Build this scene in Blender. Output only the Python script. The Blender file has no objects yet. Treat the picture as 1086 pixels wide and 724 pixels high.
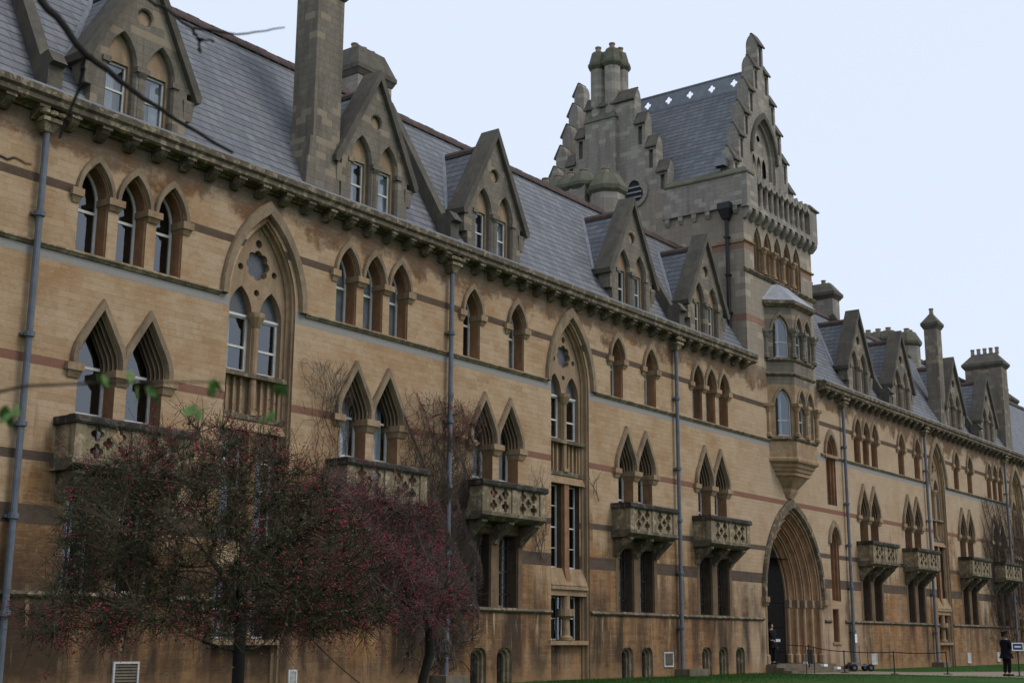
import bpy, bmesh, math, random
import numpy as np
from mathutils import Vector, Matrix
from mathutils.geometry import tessellate_polygon
R_ = math.radians
S = bpy.context.scene
COL = S.collection
random.seed(7)

# ------------------------------------------------------------------ camera, sky, sun, exposure
cam = bpy.data.cameras.new('camera'); camo = bpy.data.objects.new('camera', cam); COL.objects.link(camo)
S.camera = camo
yaw, pit, rol = R_(53.16906), R_(12.61826), R_(0.35857)
F = Vector((math.sin(yaw)*math.cos(pit), math.cos(yaw)*math.cos(pit), math.sin(pit)))
Rt = Vector((math.cos(yaw), -math.sin(yaw), 0)); Up = Rt.cross(F)
R2 = math.cos(rol)*Rt + math.sin(rol)*Up; U2 = -math.sin(rol)*Rt + math.cos(rol)*Up
M = Matrix((R2, U2, -F)).transposed().to_4x4(); M.translation = Vector((0, -26.5, 1.5))
camo.matrix_world = M
cam.sensor_width = 36; cam.lens = 1406.34/1086*36; cam.clip_start = 0.1; cam.clip_end = 3000
cam.dof.use_dof = True; cam.dof.focus_distance = 46; cam.dof.aperture_fstop = 4.0

W = bpy.data.worlds.new('World'); S.world = W; W.use_nodes = True
wn = W.node_tree.nodes; wl = W.node_tree.links
bg = wn['Background']; bg.inputs[1].default_value = 0.1
sky = wn.new('ShaderNodeTexSky'); sky.sky_type = 'NISHITA'; sky.sun_disc = False
SUN_EL, SUN_AZ = R_(48), R_(158)
sky.sun_elevation = SUN_EL; sky.sun_rotation = SUN_AZ
sky.air_density = 1.0; sky.dust_density = 3.0
wm = wn.new('ShaderNodeMixRGB'); wm.inputs[0].default_value = 0.90
wl.new(sky.outputs[0], wm.inputs[1]); wm.inputs[2].default_value = (6.35, 7.1, 8.4, 1)
wl.new(wm.outputs[0], bg.inputs[0])
sl = bpy.data.lights.new('sun', 'SUN'); sl.energy = 1.1; sl.angle = R_(22); sl.color = (1, .95, .88)
so = bpy.data.objects.new('sun', sl); COL.objects.link(so)
sd = Vector((math.sin(SUN_AZ)*math.cos(SUN_EL), math.cos(SUN_AZ)*math.cos(SUN_EL), math.sin(SUN_EL)))
so.rotation_euler = sd.to_track_quat('Z', 'Y').to_euler(); so.location = (20, -60, 60)
S.view_settings.view_transform = 'Standard'; S.view_settings.look = 'None'
S.view_settings.exposure = 0.36; S.view_settings.gamma = 1
S.render.engine = 'CYCLES'; S.cycles.max_bounces = 6; S.cycles.transparent_max_bounces = 10
S.cycles.caustics_reflective = False; S.cycles.caustics_refractive = False

# ------------------------------------------------------------------ materials
class NT:
    def __init__(s, name):
        s.m = bpy.data.materials.new(name); s.m.use_nodes = True; s.t = s.m.node_tree
        s.b = s.t.nodes['Principled BSDF']; s.pos = None
    def n(s, k, **kw):
        x = s.t.nodes.new('ShaderNode'+k)
        for a, v in kw.items():
            if a.startswith('i_'): x.inputs[int(a[2:])].default_value = v
            else: setattr(x, a, v)
        return x
    def l(s, a, b): s.t.links.new(a, b)
    def P(s):
        if not s.pos: s.pos = s.n('NewGeometry').outputs['Position']
        return s.pos
    def scaled(s, v):
        x = s.n('VectorMath', operation='MULTIPLY'); s.l(s.P(), x.inputs[0]); x.inputs[1].default_value = v; return x.outputs[0]
    def noise(s, scale, detail=4, rough=.55, vec=None):
        x = s.n('TexNoise'); x.inputs['Scale'].default_value = scale; x.inputs['Detail'].default_value = detail
        x.inputs['Roughness'].default_value = rough; s.l(vec if vec else s.P(), x.inputs['Vector']); return x.outputs['Fac']
    def mr(s, v, a, b, c=0., d=1., smooth=False):
        x = s.n('MapRange'); x.inputs[1].default_value = a; x.inputs[2].default_value = b; x.inputs[3].default_value = c; x.inputs[4].default_value = d
        if smooth: x.interpolation_type = 'SMOOTHSTEP'
        s.l(v, x.inputs[0]); return x.outputs[0]
    def mix(s, f, a, b, mode='MIX'):
        x = s.n('MixRGB', blend_type=mode)
        for i, v in ((0, f), (1, a), (2, b)):
            if hasattr(v, 'is_linked') or hasattr(v, 'node'): s.l(v, x.inputs[i])
            elif isinstance(v, (tuple, list)): x.inputs[i].default_value = (v[0], v[1], v[2], 1)
            else: x.inputs[i].default_value = v
        return x.outputs[0]
    def math(s, op, a, b=None):
        x = s.n('Math', operation=op)
        for i, v in ((0, a), (1, b)):
            if v is None: continue
            if hasattr(v, 'node'): s.l(v, x.inputs[i])
            else: x.inputs[i].default_value = v
        return x.outputs[0]
    def xy_z(s, kx=1, kz=1):
        sp = s.n('SeparateXYZ'); s.l(s.P(), sp.inputs[0])
        a = s.math('ADD', sp.outputs[0], sp.outputs[1]); c = s.n('CombineXYZ')
        s.l(s.math('MULTIPLY', a, kx), c.inputs[0]); s.l(s.math('MULTIPLY', sp.outputs[2], kz), c.inputs[1])
        s.z = sp.outputs[2]; s.x = sp.outputs[0]
        return c.outputs[0]
    def brick(s, vec, w, h, mortar, c1, c2, cm, off=.5, smooth=.1):
        x = s.n('TexBrick'); x.offset = off
        s.l(vec, x.inputs['Vector'])
        for k, v in (('Scale', 1), ('Brick Width', w), ('Row Height', h), ('Mortar Size', mortar), ('Mortar Smooth', smooth), ('Bias', 0)): x.inputs[k].default_value = v
        for k, v in (('Color1', c1), ('Color2', c2), ('Mortar', cm)): x.inputs[k].default_value = (*v, 1)
        return x
    def bump(s, h, strength=.3, dist=.02, prev=None):
        x = s.n('Bump'); x.inputs['Strength'].default_value = strength; x.inputs['Distance'].default_value = dist
        s.l(h, x.inputs['Height'])
        if prev: s.l(prev, x.inputs['Normal'])
        return x.outputs[0]
    def done(s, col, rough=.9, nrm=None, spec=.25):
        if isinstance(col, tuple): s.b.inputs['Base Color'].default_value = (*col, 1)
        else: s.l(col, s.b.inputs['Base Color'])
        s.b.inputs['Roughness'].default_value = rough; s.b.inputs['Specular IOR Level'].default_value = spec
        if nrm: s.l(nrm, s.b.inputs['Normal'])
        return s.m

def mat_wall():
    t = NT('tan_ashlar'); v = t.xy_z()
    br = t.brick(v, .62, .165, .007, (.44, .308, .188), (.40, .272, .158), (.30, .205, .125))
    big = t.noise(.55, 5, .6); mid = t.noise(2.3, 6, .65); fine = t.noise(14, 5, .7)
    stv = t.scaled((2.2, 2.2, .22)); streak = t.noise(1.0, 5, .65, stv)
    col = t.mix(t.mr(mid, .35, .7), br.outputs['Color'], (.47, .35, .228))
    col = t.mix(t.mr(big, .42, .68, 0, .9), col, (.33, .19, .088))
    blk = t.brick(v, .62, .165, 0, (0, 0, 0), (1, 1, 1), (0, 0, 0)).outputs['Color']
    col = t.mix(t.mr(blk, .78, .9, 0, .34), col, (.50, .365, .24)); col = t.mix(t.mr(blk, .16, .0, 0, .4), col, (.27, .16, .08)); col = t.mix(t.mr(t.noise(5.5, 6, .75, t.scaled((.6, .6, 1.8))), .55, .68, 0, .55), col, (.52, .405, .285)); col = t.mix(t.mr(t.noise(3.1, 6, .75, t.scaled((.8, .8, 1.2))), .54, .70, 0, .6), col, (.25, .15, .075))
    # bands of coloured stone
    z14 = t.mr(t.z, 0, 28)
    rp = t.n('ValToRGB'); cr = rp.color_ramp; cr.interpolation = 'CONSTANT'
    bands = [(3.89, 4.30, (.082, .058, .042)), (5.28, 5.49, (.085, .062, .046)), (7.46, 7.74, (.215, .098, .066)),
             (10.01, 10.29, (.29, .282, .265)), (11.74, 11.95, (.085, .056, .038)), (15.6, 15.95, (.25, .125, .085)), (19.0, 19.4, (.26, .14, .10))]
    cr.elements[0].position = 0; cr.elements[0].color = (0, 0, 0, 0); cr.elements.remove(cr.elements[1])
    for a, b, c in bands:
        e = cr.elements.new(a/28); e.color = (*c, 1)
        e = cr.elements.new(b/28); e.color = (0, 0, 0, 0)
    t.l(z14, rp.inputs[0])
    bc = t.mix(t.mr(mid, .3, .7), rp.outputs[0], rp.outputs[0]); bc = t.mix(t.mr(mid, .35, .7, 0, .16), rp.outputs[0], (.30, .22, .15))
    clean_haze = t.math('MULTIPLY', t.mr(t.x, 48, 56, 0, .62, True), t.mr(mid, .3, .6, .6, 1))  # distant haze painted into the colour, plus cleaned stone near the portal
    col = t.mix(clean_haze, col, t.mix(t.mr(t.noise(1.3, 5), .35, .65), (.445, .355, .25), (.385, .295, .20)))
    gate = t.math('MULTIPLY', t.mr(t.x, 49.5, 53, 0, 1, True), t.mr(t.x, 67, 62.5, 0, 1, True))
    # brown staining under the eaves and rust-brown weathering lower down, soot on the plinth, both darkened to paint in shade
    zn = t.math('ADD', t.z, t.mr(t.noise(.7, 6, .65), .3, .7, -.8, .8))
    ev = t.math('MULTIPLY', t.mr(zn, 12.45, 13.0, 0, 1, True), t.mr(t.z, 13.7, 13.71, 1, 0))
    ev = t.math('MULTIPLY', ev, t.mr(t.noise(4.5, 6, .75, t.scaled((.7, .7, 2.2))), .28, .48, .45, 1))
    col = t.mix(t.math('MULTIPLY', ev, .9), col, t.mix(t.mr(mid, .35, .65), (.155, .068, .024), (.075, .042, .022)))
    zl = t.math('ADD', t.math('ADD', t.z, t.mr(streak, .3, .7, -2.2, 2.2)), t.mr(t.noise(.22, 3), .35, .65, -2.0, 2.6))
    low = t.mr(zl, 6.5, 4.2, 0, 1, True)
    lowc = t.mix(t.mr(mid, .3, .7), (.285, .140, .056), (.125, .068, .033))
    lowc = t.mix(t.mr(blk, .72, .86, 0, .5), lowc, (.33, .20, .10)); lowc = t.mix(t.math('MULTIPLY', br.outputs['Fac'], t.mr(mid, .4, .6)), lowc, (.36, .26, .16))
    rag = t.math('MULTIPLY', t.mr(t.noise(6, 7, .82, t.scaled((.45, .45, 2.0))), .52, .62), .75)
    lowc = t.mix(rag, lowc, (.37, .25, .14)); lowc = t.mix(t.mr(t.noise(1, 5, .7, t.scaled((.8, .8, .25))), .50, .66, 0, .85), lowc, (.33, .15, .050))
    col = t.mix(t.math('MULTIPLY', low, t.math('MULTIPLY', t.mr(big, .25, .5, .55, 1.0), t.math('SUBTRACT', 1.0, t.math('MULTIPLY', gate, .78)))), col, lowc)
    col = t.mix(t.math('MULTIPLY', rp.outputs[1], t.mr(fine, .2, .5, .88, 1.0)), col, bc)
    stv2 = t.scaled((.75, .75, .14)); streak2 = t.noise(1.0, 7, .62, stv2)
    # dark soot and painted-in shade, heavier at the plinth and to the left end
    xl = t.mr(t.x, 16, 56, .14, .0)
    soot_shade = t.math('MULTIPLY', t.mr(t.math('ADD', streak2, xl), .47, .62), t.mr(t.math('ADD', t.z, t.mr(mid, .3, .7, -.7, .7)), 5.0, 2.0, 0, 1, True))
    col = t.mix(t.math('MULTIPLY', soot_shade, .90), col, t.mix(t.mr(mid, .35, .65), (.022, .020, .017), (.060, .034, .018)))
    # pale lime runs
    st2 = t.noise(1.0, 3, .6, t.scaled((5, 5, .35)))
    run = t.math('MULTIPLY', t.mr(st2, .58, .66), t.mr(t.math('ADD', t.z, t.mr(t.noise(3, 4), .3, .7, -.7, .7)), 2.5, 1.0, 1, .12))
    run = t.math('MULTIPLY', run, t.mr(t.z, 2.62, 2.4, .0, .9))
    col = t.mix(run, col, (.42, .29, .165))
    foot = t.mr(t.math('ADD', t.z, t.mr(mid, .3, .7, -.3, .3)), .75, .15, 0, .6)
    col = t.mix(foot, col, (.30, .175, .085))
    # tower above the eaves: greyer, with pale replaced blocks
    gb = t.brick(v, .55, .30, .012, (.275, .24, .195), (.32, .275, .22), (.22, .19, .152))
    gpat = t.brick(v, .55, .30, .0, (0, 0, 0), (1, 1, 1), (0, 0, 0))
    gc = t.mix(t.mr(gpat.outputs['Color'], .86, .90, 0, .8), gb.outputs['Color'], (.46, .40, .31))
    gc = t.mix(t.mr(streak, .4, .7, 0, .55), gc, (.16, .14, .115))
    col = t.mix(t.mr(t.math('ADD', t.z, t.mr(mid, .3, .7, -.5, .5)), 12.6, 14.6, 0, .88), col, t.mix(t.math('MULTIPLY', rp.outputs[1], .8), gc, bc))
    col = t.mix(t.mr(fine, .25, .75, 0, .35), col, t.mix(1, col, (.55, .5, .45), 'MULTIPLY'))
    h = t.math('ADD', t.math('MULTIPLY', br.outputs['Fac'], -.6), t.math('MULTIPLY', t.noise(9, 6, .7), .8))
    return t.done(col, .92, t.bump(h, .55, .025))

def mat_stone(name, a, b, c, course=.0, pale=None, moss=None, lscale=1.0, bs=.5):
    t = NT(name); v = t.xy_z()
    mid = t.noise(2.6*lscale, 6, .68); fine = t.noise(16, 5, .7); big = t.noise(.7, 3)
    if course:
        br = t.brick(v, course*1.9, course, .010, a, tuple(x*.78 for x in a), tuple(x*.6 for x in a)); base = br.outputs['Color']
    else: base = t.mix(t.mr(big, .35, .65), a, tuple(x*.85 for x in a))
    col = t.mix(t.mr(mid, .40, .66), base, b)
    streak = t.noise(1, 5, .7, t.scaled((2.5, 2.5, .3)))
    col = t.mix(t.mr(streak, .46, .72, 0, .85), col, c)
    if pale:
        if course:
            gp = t.brick(v, course*1.9, course, 0, (0, 0, 0), (1, 1, 1), (0, 0, 0)).outputs['Color']
            col = t.mix(t.mr(gp, .84, .88, 0, .8), col, pale)
        else: col = t.mix(t.mr(t.noise(3.7, 5, .75), .52, .60, 0, .85), col, pale)
    if moss: col = t.mix(t.mr(t.noise(1.7, 4, .7), .5, .62, 0, .75), col, moss)
    col = t.mix(t.mr(fine, .3, .75, 0, .4), col, t.mix(1, col, (.5, .48, .45), 'MULTIPLY'))
    h = t.math('ADD', t.noise(11, 6, .72), t.math('MULTIPLY', mid, .5))
    if course: h = t.math('SUBTRACT', h, t.math('MULTIPLY', br.outputs['Fac'], .8))
    return t.done(col, .93, t.bump(h, bs, .03))

def mat_slate():
    t = NT('blue_slate'); v = t.xy_z(1, 1.12)
    br = t.brick(v, .34, .27, .012, (.100, .105, .118), (.170, .176, .188), (.07, .073, .085), .5, .0)
    mid = t.noise(1.5, 5, .65); lich = t.noise(3.2, 6, .7)
    col = t.mix(t.mr(mid, .35, .7, 0, .45), br.outputs['Color'], (.135, .138, .15))
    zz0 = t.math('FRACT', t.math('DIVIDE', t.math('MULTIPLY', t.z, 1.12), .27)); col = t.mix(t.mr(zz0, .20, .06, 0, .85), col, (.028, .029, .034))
    col = t.mix(t.mr(lich, .55, .70, 0, .6), col, (.17, .155, .125))
    col = t.mix(t.mr(t.noise(1, 4, .6, t.scaled((1.4, 1.4, .25))), .5, .75, 0, .5), col, (.062, .066, .080))
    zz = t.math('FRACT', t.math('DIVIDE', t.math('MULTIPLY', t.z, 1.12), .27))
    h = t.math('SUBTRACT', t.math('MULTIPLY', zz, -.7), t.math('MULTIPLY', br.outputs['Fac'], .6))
    h = t.math('ADD', h, t.math('MULTIPLY', t.noise(6, 3), .3))
    return t.done(col, .62, t.bump(h, .8, .04), .35)

def mat_plain(name, c, rough=.6, spec=.4, var=.25, nscale=6, metal=0.):
    t = NT(name)
    col = t.mix(t.mr(t.noise(nscale, 5, .65), .3, .7), tuple(x*(1-var) for x in c), tuple(min(1, x*(1+var)) for x in c))
    t.done(col, rough, t.bump(t.noise(nscale*5, 3), .15, .01), spec); t.b.inputs['Metallic'].default_value = metal
    return t.m

def mat_glass():
    t = NT('window_glass'); t.t.nodes.remove(t.b)
    out = t.t.nodes['Material Output']
    tr = t.n('BsdfTransparent'); tr.inputs[0].default_value = (.72, .76, .78, 1)
    gl = t.n('BsdfGlossy'); gl.inputs['Roughness'].default_value = .02; gl.inputs['Color'].default_value = (.9, .95, 1, 1)
    fr = t.n('LayerWeight'); fr.inputs['Blend'].default_value = .5
    b = t.bump(t.noise(1.6, 2), .08, .05); t.l(b, gl.inputs['Normal'])
    mx = t.n('MixShader'); t.l(t.math('ADD', t.math('MULTIPLY', t.math('POWER', fr.outputs['Facing'], 4.0), 1.0), .14), mx.inputs[0])
    t.l(tr.outputs[0], mx.inputs[1]); t.l(gl.outputs[0], mx.inputs[2]); t.l(mx.outputs[0], out.inputs[0])
    return t.m

def mat_ground(name, a, b, scale, bs, c=None):
    t = NT(name)
    col = t.mix(t.mr(t.noise(scale, 6, .7), .3, .7), a, b)
    col = t.mix(t.mr(t.noise(.35, 4), .4, .7, 0, .5), col, tuple(x*.65 for x in a))
    if c: col = t.mix(t.mr(t.noise(scale*3, 4, .8), .6, .7), col, c)
    return t.done(col, .95, t.bump(t.noise(scale*4, 5, .8), bs, .05), .1)

MT = dict(
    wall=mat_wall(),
    trim=mat_stone('dressed_tan_stone', (.385, .272, .165), (.28, .175, .095), (.15, .105, .068)),
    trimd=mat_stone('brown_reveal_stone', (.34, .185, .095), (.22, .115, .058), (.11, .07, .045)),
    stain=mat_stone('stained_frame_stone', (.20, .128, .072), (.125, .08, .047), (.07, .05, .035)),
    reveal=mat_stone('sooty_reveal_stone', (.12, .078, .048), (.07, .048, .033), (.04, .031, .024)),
    hood=mat_stone('weathered_hood_stone', (.31, .228, .145), (.205, .15, .098), (.11, .085, .06)),
    dark=mat_stone('blackened_weathered_stone', (.155, .122, .082), (.095, .076, .053), (.045, .038, .030), pale=(.31, .25, .165)),
    soot_shade=mat_stone('soot_black_stone', (.05, .043, .035), (.032, .029, .024), (.022, .02, .017), pale=(.12, .10, .075)),
    balc=mat_stone('balcony_stone', (.29, .225, .14), (.17, .13, .085), (.085, .068, .048), pale=(.40, .33, .215)),
    grey=mat_stone('grey_gable_stone', (.235, .202, .16), (.165, .14, .11), (.095, .081, .065), course=.22, pale=(.30, .245, .175)),
    greyt=mat_stone('grey_tower_stone', (.335, .30, .255), (.255, .228, .192), (.15, .133, .112), course=.22, pale=(.38, .34, .285)),
    cope=mat_stone('lichened_coping_stone', (.125, .11, .09), (.09, .08, .066), (.062, .056, .047), moss=(.135, .118, .085)),
    mossy=mat_stone('mossy_cap_stone', (.14, .135, .095), (.11, .11, .075), (.075, .07, .05), moss=(.15, .15, .10)),
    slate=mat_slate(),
    lead=mat_plain('lead_sheet', (.19, .205, .23), .5, .4, .2, 3),
    leadp=mat_plain('pale_lead_flashing', (.26, .27, .285), .6, .3, .25, 3),
    white=mat_plain('white_sash_paint', (.55, .54, .51), .5, .4, .14, 5),
    glass=mat_glass(),
    curtain=mat_plain('curtain_cloth', (.62, .64, .64), .9, .1, .25, 2),
    inner=mat_plain('dark_room', (.035, .033, .03), .9, .1),
    lattice=mat_plain('leaded_lattice_glass', (.075, .08, .085), .35, .5, .35, 18),
    iron=mat_plain('black_iron', (.012, .012, .013), .5, .4),
    pipe=mat_plain('blue_grey_pipe_paint', (.10, .113, .135), .5, .4, .25, 4),
    tile=mat_plain('red_ridge_tile', (.07, .046, .039), .8, .2, .35, 3),
    pot=mat_plain('clay_pot', (.25, .19, .15), .85, .2, .3, 5),
    tymp=mat_stone('orange_tympanum_stone', (.37, .265, .17), (.29, .195, .115), (.18, .13, .085)),
    door=mat_plain('black_oak_door', (.010, .009, .009), .95, .08),
    grass=mat_ground('lawn_grass', (.028, .072, .012), (.05, .115, .022), 5, .9),
    path=mat_ground('gravel_path', (.23, .19, .14), (.31, .26, .195), 9, .5, (.12, .10, .08)),
    step=mat_stone('worn_step_stone', (.20, .16, .11), (.13, .10, .07), (.08, .065, .05)),
    vent=mat_plain('vent_paint', (.45, .44, .42), .6, .3),
    slat=mat_plain('vent_slat_brown', (.10, .08, .055), .7, .3),
    bark=mat_stone('dark_bark', (.030, .026, .020), (.018, .016, .013), (.010, .009, .008), lscale=4),
    twig=mat_plain('grey_brown_twig', (.085, .065, .055), .85, .2, .4, 3),
    twigg=mat_plain('mossy_twig', (.046, .040, .022), .85, .2, .4, 3),
    vine=mat_plain('vine_stem', (.075, .056, .045), .85, .2, .4, 4),
    vinel=mat_plain('red_vine_leaf', (.16, .018, .022), .7, .2, .4, 4),
    berry=mat_plain('red_berry', (.24, .012, .032), .4, .5, .4, 3),
    oliv=mat_plain('olive_leaf', (.046, .050, .014), .7, .25, .45, 3),
    leaf=mat_plain('fresh_green_leaf', (.075, .155, .03), .6, .25, .35, 20),
    coat=mat_plain('black_coat_cloth', (.010, .010, .012), .9, .1),
    skin=mat_plain('skin', (.42, .25, .18), .6, .3, .1),
    hair=mat_plain('dark_hair', (.015, .012, .01), .8, .2),
    paper=mat_plain('white_paper', (.75, .75, .74), .8, .2, .05),
    navy=mat_plain('navy_sign_board', (.03, .045, .10), .5, .4, .1),
    rubber=mat_plain('black_rubber', (.014, .014, .015), .8, .2),
    steel=mat_plain('dull_steel', (.16, .16, .165), .45, .5, .2, 8, .6),
    rope=mat_plain('black_rope', (.012, .012, .014), .9, .1),
)

# ------------------------------------------------------------------ mesh builder
class MB:
    def __init__(s): s.v = []; s.f = []
    def a(s, pts):
        i = len(s.v); s.v += [tuple(p) for p in pts]; return i
    def quad(s, *p): i = s.a(p); s.f.append(tuple(range(i, i+len(p)))); return s
    def box(s, x0, x1, y0, y1, z0, z1):
        i = s.a([(x, y, z) for z in (z0, z1) for x, y in ((x0, y0), (x1, y0), (x1, y1), (x0, y1))])
        for q in ((0, 3, 2, 1), (4, 5, 6, 7), (0, 1, 5, 4), (1, 2, 6, 5), (2, 3, 7, 6), (3, 0, 4, 7)): s.f.append(tuple(i+k for k in q))
        return s
    def taper(s, x0, x1, y0, y1, z0, X0, X1, Y0, Y1, z1):
        i = s.a([(x0, y0, z0), (x1, y0, z0), (x1, y1, z0), (x0, y1, z0), (X0, Y0, z1), (X1, Y0, z1), (X1, Y1, z1), (X0, Y1, z1)])
        for q in ((0, 3, 2, 1), (4, 5, 6, 7), (0, 1, 5, 4), (1, 2, 6, 5), (2, 3, 7, 6), (3, 0, 4, 7)): s.f.append(tuple(i+k for k in q))
        return s
    def strip(s, loops, closed=True):       # loops: list of equal-length 3D point lists
        n = len(loops[0]); ids = [s.a(l) for l in loops]
        for p, q in zip(ids, ids[1:]):
            for k in range(n if closed else n-1):
                k2 = (k+1) % n; s.f.append((p+k, p+k2, q+k2, q+k))
        return s
    def fill(s, loops, y):                  # planar region in XZ at depth y, first loop outer, rest holes
        i = s.a([(x, y, z) for l in loops for x, z in l])
        for t in tessellate_polygon([[Vector((x, z, 0)) for x, z in l] for l in loops]):
            s.f.append(tuple(i+k for k in t))
        return s
    def plate(s, outer, holes, y0, y1, back=True):
        s.fill([outer]+holes, y0)
        if back: s.fill([outer]+holes, y1)
        for l in [outer]+holes: s.strip([[(x, y0, z) for x, z in l], [(x, y1, z) for x, z in l]])
        return s
    def extx(s, prof, x0, x1, cap=True):    # profile of (y,z) swept along x
        s.strip([[(x0, y, z) for y, z in prof], [(x1, y, z) for y, z in prof]])
        if cap:
            for x in (x0, x1):
                i = s.a([(x, y, z) for y, z in prof])
                for t in tessellate_polygon([[Vector((y, z, 0)) for y, z in prof]]): s.f.append(tuple(i+k for k in t))
        return s
    def lathe(s, prof, cx=0, cy=0, n=12, a0=0):
        s.strip([[(cx+r*math.cos(a0+k*2*math.pi/n), cy+r*math.sin(a0+k*2*math.pi/n), z) for k in range(n)] for r, z in prof]); return s
    def tube(s, pts, rad, n=6, cap=False):
        pts = [Vector(p) for p in pts]; loops = []
        rad = [float(r) for r in rad] if hasattr(rad, "__len__") else [float(rad)]*len(pts)
        for k, p in enumerate(pts):
            d = (pts[min(k+1, len(pts)-1)]-pts[max(k-1, 0)])
            if d.length < 1e-9: d = Vector((0, 0, 1))
            d.normalize(); u = d.cross(Vector((.31, .17, .93)));
            if u.length < .05: u = d.cross(Vector((1, 0, 0)))
            u.normalize(); w = d.cross(u)
            loops.append([tuple(p+rad[k]*(math.cos(2*math.pi*j/n)*u+math.sin(2*math.pi*j/n)*w)) for j in range(n)])
        s.strip(loops)
        if cap:
            for l in (loops[0], loops[-1]): i = s.a(l); s.f.append(tuple(range(i, i+n)))
        return s
    def build(s, name, m, parent=None, loc=(0, 0, 0), rz=0, smooth=False, col=True):
        me = bpy.data.meshes.new(name); me.from_pydata(s.v, [], s.f); me.update()
        me.materials.append(MT[m] if isinstance(m, str) else m)
        if smooth:
            me.polygons.foreach_set('use_smooth', [True]*len(me.polygons))
        o = bpy.data.objects.new(name, me); COL.objects.link(o); o.location = loc; o.rotation_euler = (0, 0, rz)
        if parent: o.parent = parent
        return o

def thing(name, label, cat, loc=(0, 0, 0), rz=0, group=None):
    o = bpy.data.objects.new(name, None); COL.objects.link(o); o.location = loc; o.rotation_euler = (0, 0, rz)
    o.empty_display_size = .3
    return tag(o, label, cat, group)
def tag(o, label, cat, group=None):
    o['label'] = label; o['category'] = cat
    if group: o['group'] = group
    return o
def struct(o, kind='structure'): o['kind'] = kind; return o
def dup(o, loc, parent=None, rz=None):
    c = o.copy(); COL.objects.link(c); c.location = loc; c.parent = parent if parent else o.parent
    if rz is not None: c.rotation_euler = (0, 0, rz)
    for ch in o.children:
        d = ch.copy(); COL.objects.link(d); d.parent = c
        for g in ch.children:
            e = g.copy(); COL.objects.link(e); e.parent = d
    return c

# ------------------------------------------------------------------ arch outlines
def arch(hw, rise, n=7):
    R = (rise*rise+hw*hw)/(2*hw); th = math.acos(max(-1, min(1, (R-hw)/R)))
    L = [(R-hw-R*math.cos(th*k/n), R*math.sin(th*k/n)) for k in range(n+1)]; L[-1] = (0, rise)
    return L+[(-x, z) for x, z in reversed(L[:-1])]
OG = [(1, 0), (1.02, .09), (1.0, .19), (.92, .31), (.78, .43), (.62, .545), (.40, .71), (.19, .865)]
def ogee(hw, rise): return [(-x*hw, z*rise) for x, z in OG]+[(0, rise)]+[(x*hw, z*rise) for x, z in reversed(OG)]
def loopw(hw, z0, zs, rise, f=arch): return [(-hw, z0)]+[(x, z+zs) for x, z in f(hw, rise)]+[(hw, z0)]
def rect(x0, x1, z0, z1): return [(x0, z0), (x0, z1), (x1, z1), (x1, z0)]
def at(l, dx, dz=0): return [(x+dx, z+dz) for x, z in l]
def y3(l, y): return [(x, y, z) for x, z in l]
def circ(r, cx=0, cz=0, n=16, lobes=0, amp=0): return [(cx+(r+amp*abs(math.cos(lobes*a/2)) if lobes else cx*0+r)*math.cos(a) if lobes else cx+r*math.cos(a), cz+((r+amp*abs(math.cos(lobes*a/2))) if lobes else r)*math.sin(a)) for a in [2*math.pi*k/n for k in range(n)]]

HOLES = []
B = thing('college_building', 'long Gothic building of tan stone with a stepped gable tower, slate roof and balconies', 'building')

def hood(mb, f, hw, rise, zs, th, y=-.11, clampl=None, clampr=None, foot=.0):
    def cl(l):
        r = []
        for x, z in l:
            if clampl is not None: x = max(x, clampl)
            if clampr is not None: x = min(x, clampr)
            r.append((x, z+zs))
        return r
    o = cl(f(hw+th, rise+th*1.9)); o2 = cl(f(hw+th*.9, rise+th*1.7)); i2 = cl(f(hw+th*.15, rise+th*.25)); i = cl(f(hw, rise))
    mb.strip([y3(o, .004), y3(o, y*.55), y3(o2, y), y3(i2, y), y3(i, y*.3), y3(i, .012)], closed=False)

def sash(mb, f, y, wd, rails=(), mull=(), th=.05):
    """white sash frame: f(i) gives closed loop with inset i"""
    a, b = f(0), f(wd)
    mb.strip([y3(a, y), y3(b, y), y3(b, y+th)])
    xs = [p[0] for p in b]; x0, x1 = min(xs), max(xs)
    for z, t in rails: mb.box(x0-.01, x1+.01, y+.005, y+th, z-t/2, z+t/2)
    zs = [p[1] for p in b]
    for x, z0, z1 in mull: mb.box(x-.018, x+.018, y+.012, y+th, z0, z1)

def curtain_mb(x0, x1, z0, z1, y):
    m = MB(); n = 14; L = []
    for z in (z0, z1): L.append([(x0+(x1-x0)*k/n, y+.035*math.sin(k*2.1), z) for k in range(n+1)])
    m.strip(L, closed=False); return m

# ------------------------------------------------------------------ top-floor lancet windows
Z0L, ZSL, RL = 10.45, 11.86, .84
def make_lancet(hw, with_curtain):
    f = lambda i: loopw(hw-i, Z0L+i, ZSL, RL-i*1.35)
    m = MB(); m.strip([y3(f(0), 0), y3(f(.0), .03), y3(f(.03), .06), y3(f(.03), .42), y3(f(.03), .50)])
    m.fill([rect(-hw+.01, hw-.01, Z0L-.03, Z0L+.02)], .02)
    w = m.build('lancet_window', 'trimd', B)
    h = MB(); hood(h, arch, hw+.015, RL+.02, ZSL, .125); hh = h.build('hood_mould', 'hood', w)
    s = MB(); sash(s, lambda i: f(.035+i), .40, .07, [(11.60, .07)]); s.build('sash', 'white', w)
    g = MB(); g.fill([f(.06)], .435); g.build('pane', 'glass', w)
    if with_curtain:
        curtain_mb(-hw+.03, -hw*.15, Z0L, 12.5, .56).build('curtain', 'curtain', w)
        if with_curtain > 1: curtain_mb(hw*.1, hw-.03, Z0L, 12.5, .56).build('curtain', 'curtain', w)
    return w, f(0)
TRI = [19.60, 28.41, 49.45, 66.35, 87.82]
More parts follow.
